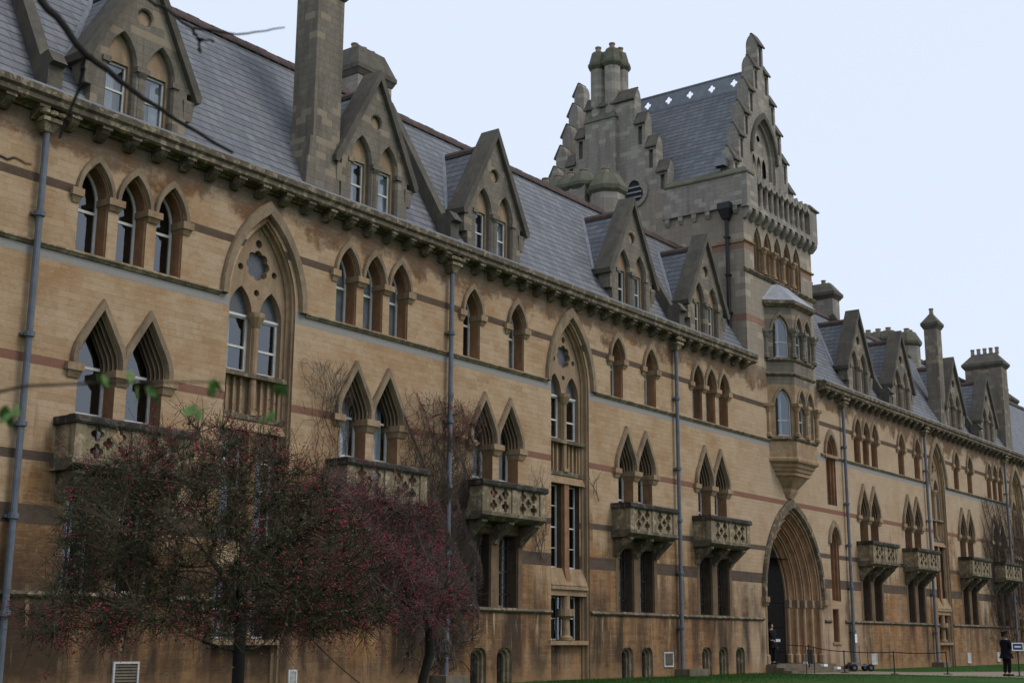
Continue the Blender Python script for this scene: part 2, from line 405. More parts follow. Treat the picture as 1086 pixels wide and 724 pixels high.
SIN = [33.17, 35.63, 42.04, 44.50, 71.35, 73.80, 80.40, 82.88]
W1 = make_lancet(.425, 0); W2 = make_lancet(.425, 1); W3 = make_lancet(.425, 2); W4 = make_lancet(.44, 1); W5 = make_lancet(.44, 2)
used = set()
def place(proto, x, z=0):
    w, lp = proto; HOLES.append(at(lp, x, z))
    if w.name in used: return dup(w, (x, 0, z), B)
    used.add(w.name); w.location = (x, 0, z); return w
k = 0
for c in TRI:
    for d in (-1.15, 0, 1.15): place([W1, W1, W2, W3, W3, W3, W1, W2, W1][k % 9], c+d); k += 1
for i, x in enumerate(SIN): place((W4, W5)[i % 2], x)
# imposts (carved capitals of the lancets)
ci = MB(); ci.taper(-.15, .15, -.05, .40, 11.66, -.20, .20, -.12, .40, 11.78).box(-.235, .235, -.15, .40, 11.78, 11.95)
cap1 = ci.build('capital', 'trim', B, (TRI[0]-.575, 0, 0))
ce = MB(); ce.taper(-.12, .08, -.03, .40, 11.62, -.17, .12, -.10, .40, 11.76).box(-.20, .15, -.13, .40, 11.76, 11.95)
cap2 = ce.build('capital', 'trim', B, (TRI[0]+1.15+.53, 0, 0), 0)
cl_ = MB(); cl_.taper(-.08, .10, -.03, .30, 11.60, -.12, .15, -.10, .30, 11.76).box(-.15, .18, -.13, .30, 11.76, 11.95)
cap3 = cl_.build('capital', 'trim', B, (TRI[0]-1.15-.545, 0, 0))
for c in TRI:
    for d, p in ((-.575, cap1), (.575, cap1), (1.15+.53, cap2), (-1.15-.545, cap3)):
        if not (c == TRI[0] and d != .575): dup(p, (c+d, 0, 0), B)
for x in SIN:
    dup(cap2, (x+.55, 0, 0), B); dup(cap3, (x-.56, 0, 0), B)

# ------------------------------------------------------------------ balcony windows (ogee pairs), balcony, barred windows below
PAIR = [19.60, 28.43, 34.53, 43.30, 49.42, 66.28, 72.52, 81.52, 87.78]
ZSP, RP = 7.72, 1.36
def make_pair_light(side, curt):
    hw = .53; f = lambda i: loopw(hw-i, 5.36+i, 7.45, 1.0)
    full = [(-hw, 5.36), (-hw, ZSP)]+[(x, z+ZSP) for x, z in ogee(.585, RP)]+[(hw, ZSP), (hw, 5.36)]
    m = MB()
    jl = [(-hw, ZSP), (-hw, 5.36), (hw, 5.36), (hw, ZSP)]
    m.strip([y3(jl, 0), y3(jl, .52)], closed=False)
    w = m.build('balcony_window', 'trimd', B)
    a = MB(); sf = MB()
    E = lambda k, d=0: [(x, z+ZSP) for x, z in ogee(.585-.055*k-d, RP-.11*k-d*2)]
    for kk in range(4):
        a.strip([y3(E(kk), .02+.10*kk), y3(E(kk, .012), .0+.10*kk), y3(E(kk, .03), .03+.10*kk)], closed=False)
        sf.strip([y3(E(kk, .03), .03+.10*kk), y3(E(kk, .015), .10+.10*kk), y3(E(kk+1), .12+.10*kk)], closed=False)
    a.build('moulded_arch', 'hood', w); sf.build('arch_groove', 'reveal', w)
    h = MB(); hood(h, ogee, .595, RP+.02, ZSP, .17, -.13, -.70 if side > 0 else None, .70 if side < 0 else None); h.build('hood_mould', 'hood', w)
    gl = [(-hw+.0, 5.36), (-hw, ZSP)]+[(x, z+ZSP) for x, z in ogee(.52, 1.0)]+[(hw, ZSP), (hw, 5.36)]
    s = MB(); s.strip([y3(rect(-hw, hw, 5.38, ZSP+.1), .43), y3(rect(-hw+.075, hw-.075, 5.46, ZSP+.03), .43), y3(rect(-hw+.075, hw-.075, 5.46, ZSP+.03), .48)])
    s.box(-hw, hw, .435, .48, 6.62, 6.69); s.build('sash', 'white', w)
    g = MB(); g.fill([gl], .46); g.build('pane', 'glass', w)
    if curt:
        curtain_mb(-hw, -.12 if curt == 1 else .40, 5.4, 8.5, .60).build('curtain', 'curtain', w)
    return w, full
PL = [make_pair_light(-1, 0), make_pair_light(-1, 2)]; PR = [make_pair_light(1, 0), make_pair_light(1, 2)]
cp = MB(); cp.taper(-.17, .17, -.04, .62, 7.38, -.25, .25, -.13, .62, 7.56).box(-.28, .28, -.16, .62, 7.56, 7.74)
capP = cp.build('capital', 'trim', B, (PAIR[0], 0, 0))
cq = MB(); cq.taper(-.02, .30, -.04, .62, 7.38, -.06, .34, -.12, .62, 7.56).box(-.09, .38, -.15, .62, 7.56, 7.74)
capQ = cq.build('capital', 'trim', B, (PAIR[0]+1.23, 0, 0))
cr_ = MB(); cr_.taper(-.28, .03, -.04, .3, 7.40, -.32, .06, -.11, .3, 7.56).box(-.36, .09, -.14, .3, 7.56, 7.74)
capR = cr_.build('capital', 'trim', B, (PAIR[0]-1.24, 0, 0))
def make_ground_light():
    hw = .53; lp = rect(-hw, hw, 2.49, 4.83)
    m = MB(); m.strip([y3(lp, 0), y3(rect(-hw+.04, hw-.04, 2.49, 4.79), .05), y3(rect(-hw+.04, hw-.04, 2.49, 4.79), .62)])
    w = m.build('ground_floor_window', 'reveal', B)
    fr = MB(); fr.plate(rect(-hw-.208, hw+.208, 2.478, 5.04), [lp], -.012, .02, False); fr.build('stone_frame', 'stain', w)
    s = MB(); q = lambda i: rect(-hw+.04+i, hw-.04-i, 2.51+i, 4.79-i)
    sash(s, q, .58, .06, [(3.65, .06)]); s.build('sash', 'white', w)
    g = MB(); g.fill([q(.05)], .61); g.build('pane', 'glass', w)
    b = MB()
    for j in range(5):
        x = -.40+.2*j; b.tube([(x, .33, 2.5), (x, .33, 4.8)], .017, 5)
    for z in (2.9, 3.64, 4.4): b.box(-hw+.04, hw-.04, .31, .335, z, z+.04)
    for j in range(4):
        for z in (3.15, 4.1): b.tube([(-.3+.2*j+.08*math.cos(a), .32, z+.10*math.sin(a)) for a in [2*math.pi*q_/8 for q_ in range(9)]], .010, 4)
    b.build('iron_grille', 'iron', w)
    return w, lp
GL = make_ground_light()
def make_basement():
    hw = .40; lp = loopw(hw, .06, .92, .28)
    m = MB(); f = lambda i, d=0: loopw(hw-i, .06, .92-d, .28-i*.3)
    m.strip([y3(f(0), 0), y3(f(.0), .10), y3(f(.07, .05), .12), y3(f(.07, .05), .22), y3(f(.13, .1), .24), y3(f(.13, .1), .5)])
    w = m.build('basement_window', 'balc', B)
    b = MB()
    for j in range(4): b.tube([(-.21+.14*j, .30, .06), (-.21+.14*j, .30, 1.05)], .014, 5)
    b.box(-.3, .3, .29, .31, .5, .53); b.build('iron_grille', 'iron', w)
    g = MB(); g.fill([f(.1, .05)], .45); g.build('pane', 'glass', w)
    return w, lp
BW = make_basement()

def quatre(cx, cz, r): return [(cx+(r*(.62+.38*abs(math.cos(2*a))))*math.cos(a), cz+(r*(.62+.38*abs(math.cos(2*a))))*math.sin(a)) for a in [2*math.pi*q/16 for q in range(16)]]
def make_balcony():
    zb, zt, pr, hw = 5.42, 6.22, -.80, 1.68
    m = MB(); m.extx([(0, 5.16), (-.62, 5.16), (-.80, 5.26), (-.86, 5.30), (-.86, 5.42), (0, 5.42)], -hw-.06, hw+.06)
    b = m.build('balcony', 'dark', B)
    r = MB(); r.extx([(pr-.09, zt-.01), (pr-.12, zt+.04), (pr-.12, zt+.14), (pr-.06, zt+.19), (pr+.16, zt+.19), (pr+.2, zt+.12), (pr+.2, zt-.01)], -hw-.1, hw+.1)
    for sx in (-1, 1):
        x0 = hw*sx-(.14 if sx > 0 else .06); x1 = x0+.20
        r.box(x0, x1, pr+.2, -.005, zt+.001, zt+.185)
    r.build('handrail', 'soot_shade', b)
    def panel(w, n, name, loc, rz=0):
        hs = []
        p = w/n
        for i in range(n):
            cx = -w/2+p*(i+.5)
            for j in (0, 1): hs.append(quatre(cx, zb+.2+j*.40, .19))
        for i in range(n-1): hs.append(quatre(-w/2+p*(i+1), zb+.4, .155))
        q = MB(); q.plate(rect(-w/2, w/2, zb, zt), hs, -.06, .06); return q.build(name, 'balc', b, loc, rz)
    for x in (-.775, .775): panel(1.22, 2, 'pierced_panel', (x, pr+.05, 0))
    for x in (-hw+.12, 0, hw-.12):
        q = MB(); q.box(-.15, .15, -.105, .10, zb, zt); q.build('pier', 'balc', b, (x, pr+.06, 0))
    for sx in (-1, 1):
        q = MB(); q.box(-.07, .07, pr+.17, -.003, zb, zt); q.build('side_panel', 'balc', b, (sx*(hw-.1), 0, 0))
    br = MB(); P = [(0, 4.50), (-.10, 4.50), (-.16, 4.62), (-.62, 5.02), (-.72, 5.10), (-.72, 5.16), (0, 5.16)]
    br.extx(P, -.13, .13); br0 = br.build('bracket', 'dark', b, (-1.42, 0, -.003))
    for x in (0, 1.42): dup(br0, (x, 0, -.003), b)
    return b
BAL = make_balcony()
for i, c in enumerate(PAIR):
    place(PL[[0, 1, 1, 1, 0, 0, 0, 0, 0][i]], c-.70); place(PR[[0, 1, 1, 1, 0, 0, 0, 0, 0][i]], c+.70)
    if i: dup(BAL, (c-.05, 0, 0), B); dup(capP, (c, 0, 0), B); dup(capQ, (c+1.23, 0, 0), B); dup(capR, (c-1.24, 0, 0), B)
    else: BAL.location = (c-.05, 0, 0)
    place(GL, c-.74); place(GL, c+.74)
for x in (33.72, 35.08, 42.57, 43.97, 48.60, 50.02, 51.50): place(BW, x)

# ------------------------------------------------------------------ tall arched stair bays
def make_bay():
    hw, zs, ri = 1.20, 10.38, 2.36
    f = lambda i, z0=.0: loopw(hw-i, z0, zs, ri-i*1.25)
    rev = MB(); rev.strip([y3(f(0), 0), y3(f(.0), .06), y3(f(.05), .08), y3(f(.05), .20), y3(f(.12), .24), y3(f(.12), .34)])
    w = rev.build('arched_bay', 'trim', B)
    h = MB(); hood(h, arch, hw+.12, ri+.12, zs, .24, -.14); h.build('hood_mould', 'hood', w)
    # inner face: tracery head, panel, lintels
    L = lambda dx: at(loopw(.42, 8.45, 10.02, .80), dx)
    holes = [L(-.55), L(.55)]
    holes += [circ(.12, 0, 12.12, 8), circ(.10, -.62, 11.35, 8), circ(.10, .62, 11.35, 8), circ(.10, 0, 10.72, 8)]
    rose = [(.0+(.36+.07*abs(math.cos(4*a)))*math.cos(a), 11.50+(.36+.07*abs(math.cos(4*a)))*math.sin(a)) for a in [2*math.pi*q/48 for q in range(48)]]
    holes.append(rose)
    w2 = [rect(-1.0, -.15, 3.92, 6.85), rect(.15, 1.0, 3.92, 6.85)]; holes += w2
    w3 = [rect(-1.0, 1.0, 1.45, 2.95)]; holes += w3
    holes.append(rect(-.97, .97, 7.32, 8.30))
    up = [p for p in f(.11, .0) if p[1] > 7]; up = [(-1.09, 6.87)]+up+[(1.09, 6.87)]
    t = MB(); t.fill([up]+holes[:7]+[holes[-1]], .30)
    for hl in holes[:7]: t.strip([y3(hl, .30), y3(hl, .55)])
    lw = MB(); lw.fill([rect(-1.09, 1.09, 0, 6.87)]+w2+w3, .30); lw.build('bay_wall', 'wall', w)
    for hl in w2+w3: jb = MB(); jb.strip([y3(hl, .303), y3(hl, .60)]); jb.build('jamb', 'reveal', w)
    t.strip([y3(holes[-1], .30), y3(holes[-1], .42)]); t.fill([rect(-.97, .97, 7.32, 8.30)], .42)
    t.build('tracery_wall', 'tymp', w)
    for j in range(8):
        if j in (3, 4): continue
        x = -.86+.245*j; fl = MB(); fl.box(-.035, .035, .31, .42, 7.32, 8.30); fl.build('baluster', 'trim', w, (x, 0, 0))
    g = MB(); g.fill([rose], .46)
    for hl in holes[2:6]: g.fill([hl], .45)
    g.build('leaded_light', 'lattice', w)
    for dx in (-.55, .55): g = MB(); g.fill([at(loopw(.42, 10.02, 10.02, .8), dx)], .5); g.build('leaded_light', 'lattice', w)
    for dx in (-.55, .55):
        s = MB()
        q = lambda i, dx=dx: at(rect(-.42+i, .42-i, 8.46+i, 10.04-i), dx)
        sash(s, q, .46, .085, [(9.16, .06)], th=.06)
        s.box(dx-.42, dx+.42, .42, .5, 10.0, 10.07); s.build('sash', 'white', w)
        g = MB(); g.fill([rect(dx-.40, dx+.40, 8.48, 10.0)], .50); g.build('pane', 'glass', w)
    curtain_mb(-.95, -.6, 8.5, 10, .68).build('curtain', 'curtain', w)
    c = MB(); c.lathe([(.10, 7.3), (.10, 9.72), (.13, 9.76), (.24, 10.0), (.25, 10.12), (.15, 10.13)], 0, .28, 10); c.box(-.13, .13, .16, .3, 7.30, 7.42)
    c.build('mullion_shaft', 'trim', w, smooth=False)
    m = MB(); m.box(-1.14, 1.14, .14, .31, 8.31, 8.44).box(-1.14, 1.14, .2, .31, 7.16, 7.31); m.build('sill', 'dark', w)
    l = MB(); l.taper(-1.14, 1.14, .12, .31, 6.86, -1.14, 1.14, .24, .31, 7.15); l.build('lintel', 'trim', w)
    # tall mullioned window
    for x0, x1 in ((-1., -.15), (.15, 1.)):
        s = MB(); sash(s, lambda i: rect(x0+i, x1-i, 3.93+i, 6.84-i), .5, .055, [(5.35, .05), (4.62, .03), (6.1, .03)]); s.build('sash', 'white', w)
        g = MB(); g.fill([rect(x0+.02, x1-.02, 3.95, 6.82)], .53); g.build('pane', 'glass', w)
    q = MB(); q.taper(-.14, .14, .06, .30, 3.30, -.14, .14, .16, .30, 3.9); q.box(-.14, .14, .16, .305, 3.9, 6.85); q.build('mullion', 'trimd', w)
    q = MB(); q.taper(-1.14, 1.14, .03, .3, 3.32, -1.14, 1.14, .27, .3, 3.92); q.build('sloped_sill', 'trim', w)
    q = MB(); q.box(-1.16, 1.16, .02, .31, 3.18, 3.30).box(-1.14, 1.14, .1, .31, 2.97, 3.17); q.build('string', 'trim', w)
    # low window with stub column
    s = MB(); sash(s, lambda i: rect(-.98+i, -.1-i, 1.46+i, 2.94-i), .5, .05, [(2.2, .04)]); s.build('sash', 'white', w); s = MB(); sash(s, lambda i: rect(.1+i, .98-i, 1.46+i, 2.94-i), .5, .05, [(2.2, .04)])
    s.build('sash', 'white', w)
    g = MB(); g.fill([rect(-.96, .96, 1.48, 2.92)], .54); g.build('pane', 'glass', w)
    q = MB()
    for x in (-.75, -.5, -.28, .28, .5, .75): q.tube([(x, .42, 1.46), (x, .42, 2.95)], .016, 5)
    q.build('iron_grille', 'iron', w)
    q = MB(); q.lathe([(.24, 1.46), (.24, 1.56), (.15, 1.62), (.13, 2.15), (.2, 2.22), (.31, 2.28), (.31, 2.52), (.15, 2.52), (.14, 2.96)], 0, .22, 12); q.build('stub_column', 'trim', w)
    q = MB(); q.box(-1.16, 1.16, .03, .31, 1.30, 1.44); q.build('ledge', 'trim', w)
    return w, f(0)
BAY = make_bay()
BAYX = [24.05, 38.90, 77.0, 92.30]
for x in BAYX: place(BAY, x)

# ------------------------------------------------------------------ portal
PC = 56.95
def portal():
    zs, hwf, rf = 3.35, 2.98, 4.05
    f = lambda hw, r, z0=.12: loopw(hw, z0, zs, r, lambda a, b: arch(a, b, 14))
    HOLES.append(at(f(hwf, rf), PC))
    m = MB(); L = []
    orders = [(2.98, 4.05, 0, .10), (2.60, 3.72, .24, .34), (2.22, 3.36, .46, .56), (1.86, 3.02, .68, .78), (1.48, 2.66, .90, 1.05)]
    pp = MB(); gr = MB()
    for n_, (hw, r, ya, yb) in enumerate(orders):
        m.strip([y3(f(hw, r), ya), y3(f(hw-.03, r-.03), ya+.03), y3(f(hw-.05, r-.05), yb-.06)])
        gr.strip([y3(f(hw-.05, r-.05), yb-.06), y3(f(hw-.03, r-.03), yb+.03), y3(f(hw-.10, r-.09), yb+.03)])
        m.strip([y3(f(hw-.10, r-.09), yb+.03), y3(f(hw-.11, r-.10), yb-.02), y3(f(hw-.15, r-.14), yb-.05), y3(f(hw-.19, r-.18), yb-.02), y3(f(hw-.2, r-.19), yb+.03)])
        nx = orders[n_+1] if n_ < 4 else (1.25, 2.44, 1.06)
        gr.strip([y3(f(hw-.2, r-.19), yb+.03), y3(f(hw-.22, r-.2), yb+.07), y3(f(nx[0]+.04, nx[1]+.05), nx[2]+.06), y3(f(nx[0], nx[1]), nx[2])])
    m.strip([y3(f(1.25, 2.44), 1.06), y3(f(1.25, 2.44), 1.085)])
    p = m.build('portal', 'trim', B, (PC, 0, 0)); gr.build('groove', 'trimd', p)
    h = MB(); hood(h, lambda a, b: arch(a, b, 14), hwf+.02, rf+.02, zs, .24, -.16); h.build('hood_mould', 'dark', p)
    for s in (-1, 1):
        q = MB(); q.taper(-.14, .14, -.1, .05, 2.98, -.18, .18, -.2, .05, 3.12).box(-.2, .2, -.22, .05, 3.12, 3.36); q.build('corbel', 'trim', p, (s*3.12, 0, 0))
    for s in (-1, 1):
        q = MB()
        for hw, r, ya, yb in orders: q.box(s*(hw-.24) if s > 0 else s*(hw+.0), s*(hw+.0) if s > 0 else s*(hw-.24), ya-.06, yb+.06, 3.0, 3.34)
        q.build('capital', 'hood', p)
        q = MB()
        for hw, r, ya, yb in orders: q.lathe([(.16, .5), (.16, .85), (.09, .92), (.09, 2.98)], s*(hw-.13), ya+.06, 8)
        q.build('jamb_shaft', 'trim', p)
    d = MB()
    for j in range(8): d.box(-1.25+.3125*j+.004, -1.25+.3125*(j+1)-.004, 1.085, 1.15, .47, 6.2)
    for z in (1.0, 2.1, 3.2): d.box(-1.2, 1.2, 1.06, 1.09, z, z+.10)
    d.build('door', 'door', p)
    fl = MB(); fl.box(-2.95, 2.95, .02, 1.95, .3, .47); fl.build('threshold', 'step', p)
    for k_, (y, z) in enumerate(((-.10, .466), (-.50, .352), (-.90, .235))):
        st = MB(); st.box(-3.1-.1*k_, 3.3+.25*k_, y-.4, .015 if k_ == 0 else y+.002, .0, z); st.build('step', 'step', p)
    for x, y, z in ((.15, -.42, .475), (1.55, -.62, .357), (2.0, -1.06, .24)):
        q = MB(); q.box(-.20, .20, -.09, .09, 0, .10); q.build('white_block', 'paper', p, (x, y, z))
portal()

# ------------------------------------------------------------------ stair lancets to the right of the tower
def blind(x, z0, zs, rise, hw, depth, name):
    f = lambda i: loopw(hw-i, z0+i*.5, zs, rise-i*1.3)
    HOLES.append(at(f(0), x))
    m = MB(); m.strip([y3(f(0), 0), y3(f(.0), .08), y3(f(.07), .1), y3(f(.07), .22), y3(f(.13), .24), y3(f(.13), depth)]); m.fill([f(.12)], depth-.02)
    w = m.build(name, 'trimd', B, (x, 0, 0))
    h = MB(); hood(h, arch, hw+.02, rise+.02, zs, .17, -.12); h.build('hood_mould', 'hood', w)
    return w
w = blind(61.72, 7.98, 10.45, .98, .58, .4, 'stair_window'); q = MB(); q.box(-.78, .78, -.12, .05, 10.30, 10.45); q.build('transom', 'trim', w)
w = blind(61.72, 3.35, 6.1, .80, .52, .4, 'stair_window')
HOLES.append(rect(61.18, 61.92, 1.45, 3.0)); q = MB(); q.strip([y3(rect(-.37, .37, 1.45, 3.0), 0), y3(rect(-.32, .32, 1.45, 2.95), .04), y3(rect(-.32, .32, 1.45, 2.95), .5)]); w = q.build('slit_window', 'trimd', B, (61.55, 0, 0))
g = MB(); g.fill([rect(-.33, .33, 1.44, 2.96)], .46); g.build('pane', 'glass', w)
q = MB(); q.box(-.5, .5, -.07, .03, 1.32, 1.44); q.build('sill', 'trim', w)

# ------------------------------------------------------------------ tower upper front openings (five lancets)
TX0, TX1, TC = 53.10, 60.45, 56.8
LC = [54.48+1.06*j for j in range(5)]
def belfry():
    hw, z0, zs, ri = .41, 18.16, 19.44, .94
    f = lambda i: loopw(hw-i, z0, zs, ri-i*1.4)
    m = MB(); m.strip([y3(f(0), 0), y3(f(0), .08), y3(f(.05), .12), y3(f(.05), .24), y3(f(.10), .28), y3(f(.1), .7)]); m.fill([f(.09)], .68)
    return m.build('belfry_lancet', 'trim', B), f(0)
BL = belfry()
for x in LC: place(BL, x)
q = MB(); q.lathe([(.16, 18.16), (.16, 18.3), (.105, 18.36), (.10, 19.12), (.15, 19.2), (.2, 19.36)], 0, 0, 10); q.box(-.2, .2, -.2, .2, 19.36, 19.46); c0 = q.build('colonnette', 'trim', B, (LC[0]+.53, -.02, 0))
for x in LC[1:4]: dup(c0, (x+.53, -.02, 0), B)

# ------------------------------------------------------------------ the great wall
XA, XB = 6.0, 113.0
def wall():
    outer = [(XA, 0), (XA, 13.58), (TX0, 13.58), (TX0, 22.72), (TX1, 22.72), (TX1, 13.58), (XB, 13.58), (XB, 0)]
    m = MB(); m.fill([outer]+HOLES, 0.0)
    m.quad((XA, 0, 0), (XA, 6, 0), (XA, 6, 14), (XA, 0, 14)); m.quad((XB, 0, 0), (XB, 6, 0), (XB, 6, 14), (XB, 0, 14))
    m.quad((XA, 6, 0), (XB, 6, 0), (XB, 6, 14), (XA, 6, 14))
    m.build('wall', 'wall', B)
    i = MB(); i.quad((XA, 2.4, 0), (XB, 2.4, 0), (XB, 2.4, 13.9), (XA, 2.4, 13.9))
    for z in (5.2, 9.9, 13.5): i.quad((XA, .72, z), (XB, .72, z), (XB, 2.4, z), (XA, 2.4, z))
    i.build('inner_wall', 'inner', B)
wall()
# strings
def string(segs, prof, name, m):
    for a, b in segs: q = MB(); q.extx(prof, a, b); q.build(name, m, B)
string([(XA, 22.48), (25.62, 37.33), (40.47, 54.94), (60.6, 60.93), (62.5, 75.43), (78.57, 90.73), (93.87, XB)], [(.0, 10.28), (-.04, 10.30), (-.08, 10.36), (-.11, 10.37), (-.11, 10.40), (-.01, 10.45), (.0, 10.45)], 'string_course', 'balc')
string([(XA, 22.84), (25.26, 37.69), (40.11, 53.72), (60.2, 60.9), (62.6, 75.79), (78.21, 91.09), (93.51, XB)], [(.0, 2.32), (-.04, 2.33), (-.09, 2.37), (-.11, 2.40), (-.03, 2.475), (.0, 2.475)], 'plinth_string', 'dark')
# sloped weather ledges of window sills etc. on the tower front
string([(TX0-.12, TX1+.12)], [(.0, 17.92), (-.06, 17.95), (-.14, 18.05), (-.14, 18.10), (.0, 18.17)], 'tower_string', 'dark')
string([(TX0-.10, LC[0]-.44), (LC[4]+.44, TX1+.10)], [(.0, 19.36), (-.10, 19.41), (-.10, 19.46), (.0, 19.52)], 'tower_string', 'trim')
# cornice and its corbels
PROF = [(.0, 13.50), (-.10, 13.50), (-.13, 13.55), (-.40, 13.57), (-.46, 13.62), (-.46, 13.74), (-.53, 13.80), (-.53, 13.95), (-.47, 13.99), (.05, 14.03), (.05, 13.50)]
def cornice(a, b):
    q = MB(); q.extx(PROF, a, b); return q.build('cornice', 'dark', B)
co1, co2 = cornice(XA, TX0-.004), cornice(TX1+.004, XB)
q = MB(); q.extx([(0, 13.26), (-.10, 13.26), (-.20, 13.32), (-.34, 13.42), (-.38, 13.48), (-.38, 13.566), (0, 13.566)], -.115, .115); q.box(-.14, .14, -.42, -.02, 13.50, 13.563)
cb = q.build('corbel', 'dark', co1, (14.9, 0, 0))
x = 14.9+.872
while x < TX0-.3: dup(cb, (x, 0, 0), co1); x += .872
x = TX1+.5
while x < 103: dup(cb, (x, 0, 0), co2); x += .872

# ------------------------------------------------------------------ roofs
def zr(y): return 14.05+1.80*y
RY = 2.97; RZ = zr(RY)
DX = [13.3, 19.6, 28.4, 34.42, 43.38, 49.45, 66.2, 72.35, 81.2, 87.65]
def mainroof(a, b):
    m = MB(); m.strip([[(a, -.42, 13.99), (a, .02, 14.06)], [(b, -.42, 13.99), (b, .02, 14.06)]], closed=False)
    m.strip([[(a, RY, RZ), (a, 6.1, 13.9)], [(b, RY, RZ), (b, 6.1, 13.9)]], closed=False)
    m2 = MB(); m2.fill([rect(a, b, .02, RY)]+[rect(x-1.38, x+1.38, .10, .78) for x in DX if a < x < b], 0)
    k0 = len(m.v); m.v += [(x, y, 14.06+(y-.02)*(RZ-14.06)/(RY-.02)) for x, _, y in m2.v]; m.f += [tuple(i+k0 for i in f) for f in m2.f]
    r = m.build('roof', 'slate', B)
    t = MB(); n = int((b-a)/.45)
    for j in range(n):
        x0 = a+(b-a)*j/n; x1 = a+(b-a)*(j+1)/n-.012
        t.strip([[(x, RY-.20, RZ-.22), (x, RY-.17, RZ-.12), (x, RY, RZ+.10+.01*(j % 3)), (x, RY+.17, RZ-.12), (x, RY+.2, RZ-.22)] for x in (x0, x1)], closed=False)
    t.build('ridge', 'tile', r)
mainroof(XA, TX0-.003); mainroof(TX1+.003, XB)
# rear range
m = MB(); m.strip([[(x, 6.1, 13.9), (x, 9.2, 19.0), (x, 12.2, 13.9)] for x in (XA, TX0-.01)], closed=False); m.strip([[(x, 6.1, 13.9), (x, 9.2, 19.0), (x, 12.2, 13.9)] for x in (TX1+.01, XB)], closed=False); m.build('rear_roof', 'slate', B)

# dormers
def make_dormer():
    y0, hb, zk, za = .06, 1.47, 15.48, 18.50
    sl = (za-zk)/1.66
    outer = [(-hb, 13.98), (-hb, zk), (-1.66, zk), (0, za), (1.66, zk), (hb, zk), (hb, 13.98)]
    A = lambda dx, i=0: at(loopw(.45-i, 14.06, 15.62, .86-i), dx)
    holes = [A(-.60), A(.60), circ(.27, 0, 17.06, 14)]
    m = MB(); m.fill([outer]+holes, y0); m.fill([outer], y0+.5)
    m.strip([y3(outer, y0), y3(outer, y0+.5)])
    for s in (-.60, .60): m.strip([y3(A(s), y0), y3(A(s, .05), y0+.08), y3(A(s, .05), y0+.22)])
    m.strip([y3(holes[2], y0), y3(circ(.23, 0, 17.06, 14), y0+.04), y3(circ(.23, 0, 17.06, 14), y0+.1)]); m.fill([circ(.25, 0, 17.06, 14)], y0+.13)
    # cheeks
    for s in (-1, 1):
        x = s*(hb-.02); yb = (zk+.15-14.05)/1.8
        m.quad((x, y0+.1, 13.95), (x, yb, zk+.15), (x, y0+.1, zk+.15))
    d = m.build('dormer', 'grey', B)
    t = MB()
    for s in (-.60, .60):
        t.fill([at(loopw(.41, 14.06, 15.62, .82), s), at(rect(-.32, .32, 14.16, 15.66), s)], y0+.20)
        t.strip([y3(at(rect(-.32, .32, 14.16, 15.66), s), y0+.20), y3(at(rect(-.32, .32, 14.16, 15.66), s), y0+.36)])
        pass
    t.fill([[(.15*(.6+.4*abs(math.cos(1.5*(a-math.pi/2))))*math.cos(a)*1.3, 17.05+.2*(.6+.4*abs(math.cos(1.5*(a-math.pi/2))))*math.sin(a)) for a in [2*math.pi*j/24 for j in range(24)]]], y0+.125)
    t.build('tympanum', 'tymp', d)
    for s in (-.60, .60):
        w = MB(); sash(w, lambda i: at(rect(-.32+i, .32-i, 14.17+i, 15.65-i), s), y0+.28, .055, [(14.93, .055)]); w.build('sash', 'white', d)
        g = MB(); g.fill([rect(s-.3, s+.3, 14.19, 15.63)], y0+.32); g.build('pane', 'glass', d)
        curtain_mb(s-(.3 if s < 0 else .0), s+(.05 if s < 0 else .3), 14.1, 15.6, y0+.42).build('curtain', 'curtain', d)
    bk = MB(); bk.fill([[(-1.3, 14), (-1.3, 15.5), (-.45, 17.2), (.45, 17.2), (1.3, 15.5), (1.3, 14)]], y0+.95); bk.build('inner_wall', 'inner', d)
    c = MB(); c.lathe([(.11, 14.05), (.11, 15.36), (.2, 15.5)], 0, y0+.06, 8); c.box(-.2, .2, y0-.10, y0+.2, 15.5, 15.64)
    c.build('column', 'grey', d)
    for s in (-1, 1): c = MB(); c.box(-.12, .12, y0-.05, y0+.1, 15.48, 15.62); c.build('impost', 'grey', d, (s*1.08, 0, 0))
    for s in (-1, 1):
        q = MB(); e = 1.83; tk = .25
        P = [(s*e, zk-.20), (s*(e-.12), zk-.22), (s*.0, za-.05), (0, za+.30), (s*(e+.03), zk-.02)]
        q.plate(P, [], y0-.15, y0+.62); q.build('coping', 'cope', d)
        q = MB(); q.taper(-.12, .12, y0+.0, y0+.5, zk-.75, -.18, .18, y0-.05, y0+.5, zk-.2); q.build('kneeler', 'grey', d, (s*(hb+.06), 0, 0))
    r = MB(); zf = za-.22; zrd = zf; yb = (zrd-14.05)/1.8
    ye = (zk-.02-14.05)/1.8
    for s in (-1, 1): r.quad((0, y0+.5, zrd), (0, yb+.02, zrd), (s*1.68, ye, zk-.02), (s*1.68, y0+.5, zk-.02))
    r.build('dormer_roof', 'slate', d)
    t = MB(); t.strip([[(x, y, zrd+z) for x, z in ((-.16, -.20), (-.13, -.06), (0, .08), (.13, -.06), (.16, -.2))] for y in (y0+.55, yb+.05)], closed=False); t.build('ridge', 'tile', d)
    for s in (-1, 1):
        t = MB(); t.tube([(s*.06, yb+.0, zrd+.02), (s*1.72, ye-.02, zk+.02)], .07, 4); t.build('lead_valley', 'leadp', d)
    return d
DO = make_dormer(); DO.location = (DX[1], 0, 0)
for x in DX[:1]+DX[2:]: dup(DO, (x, 0, 0), B)
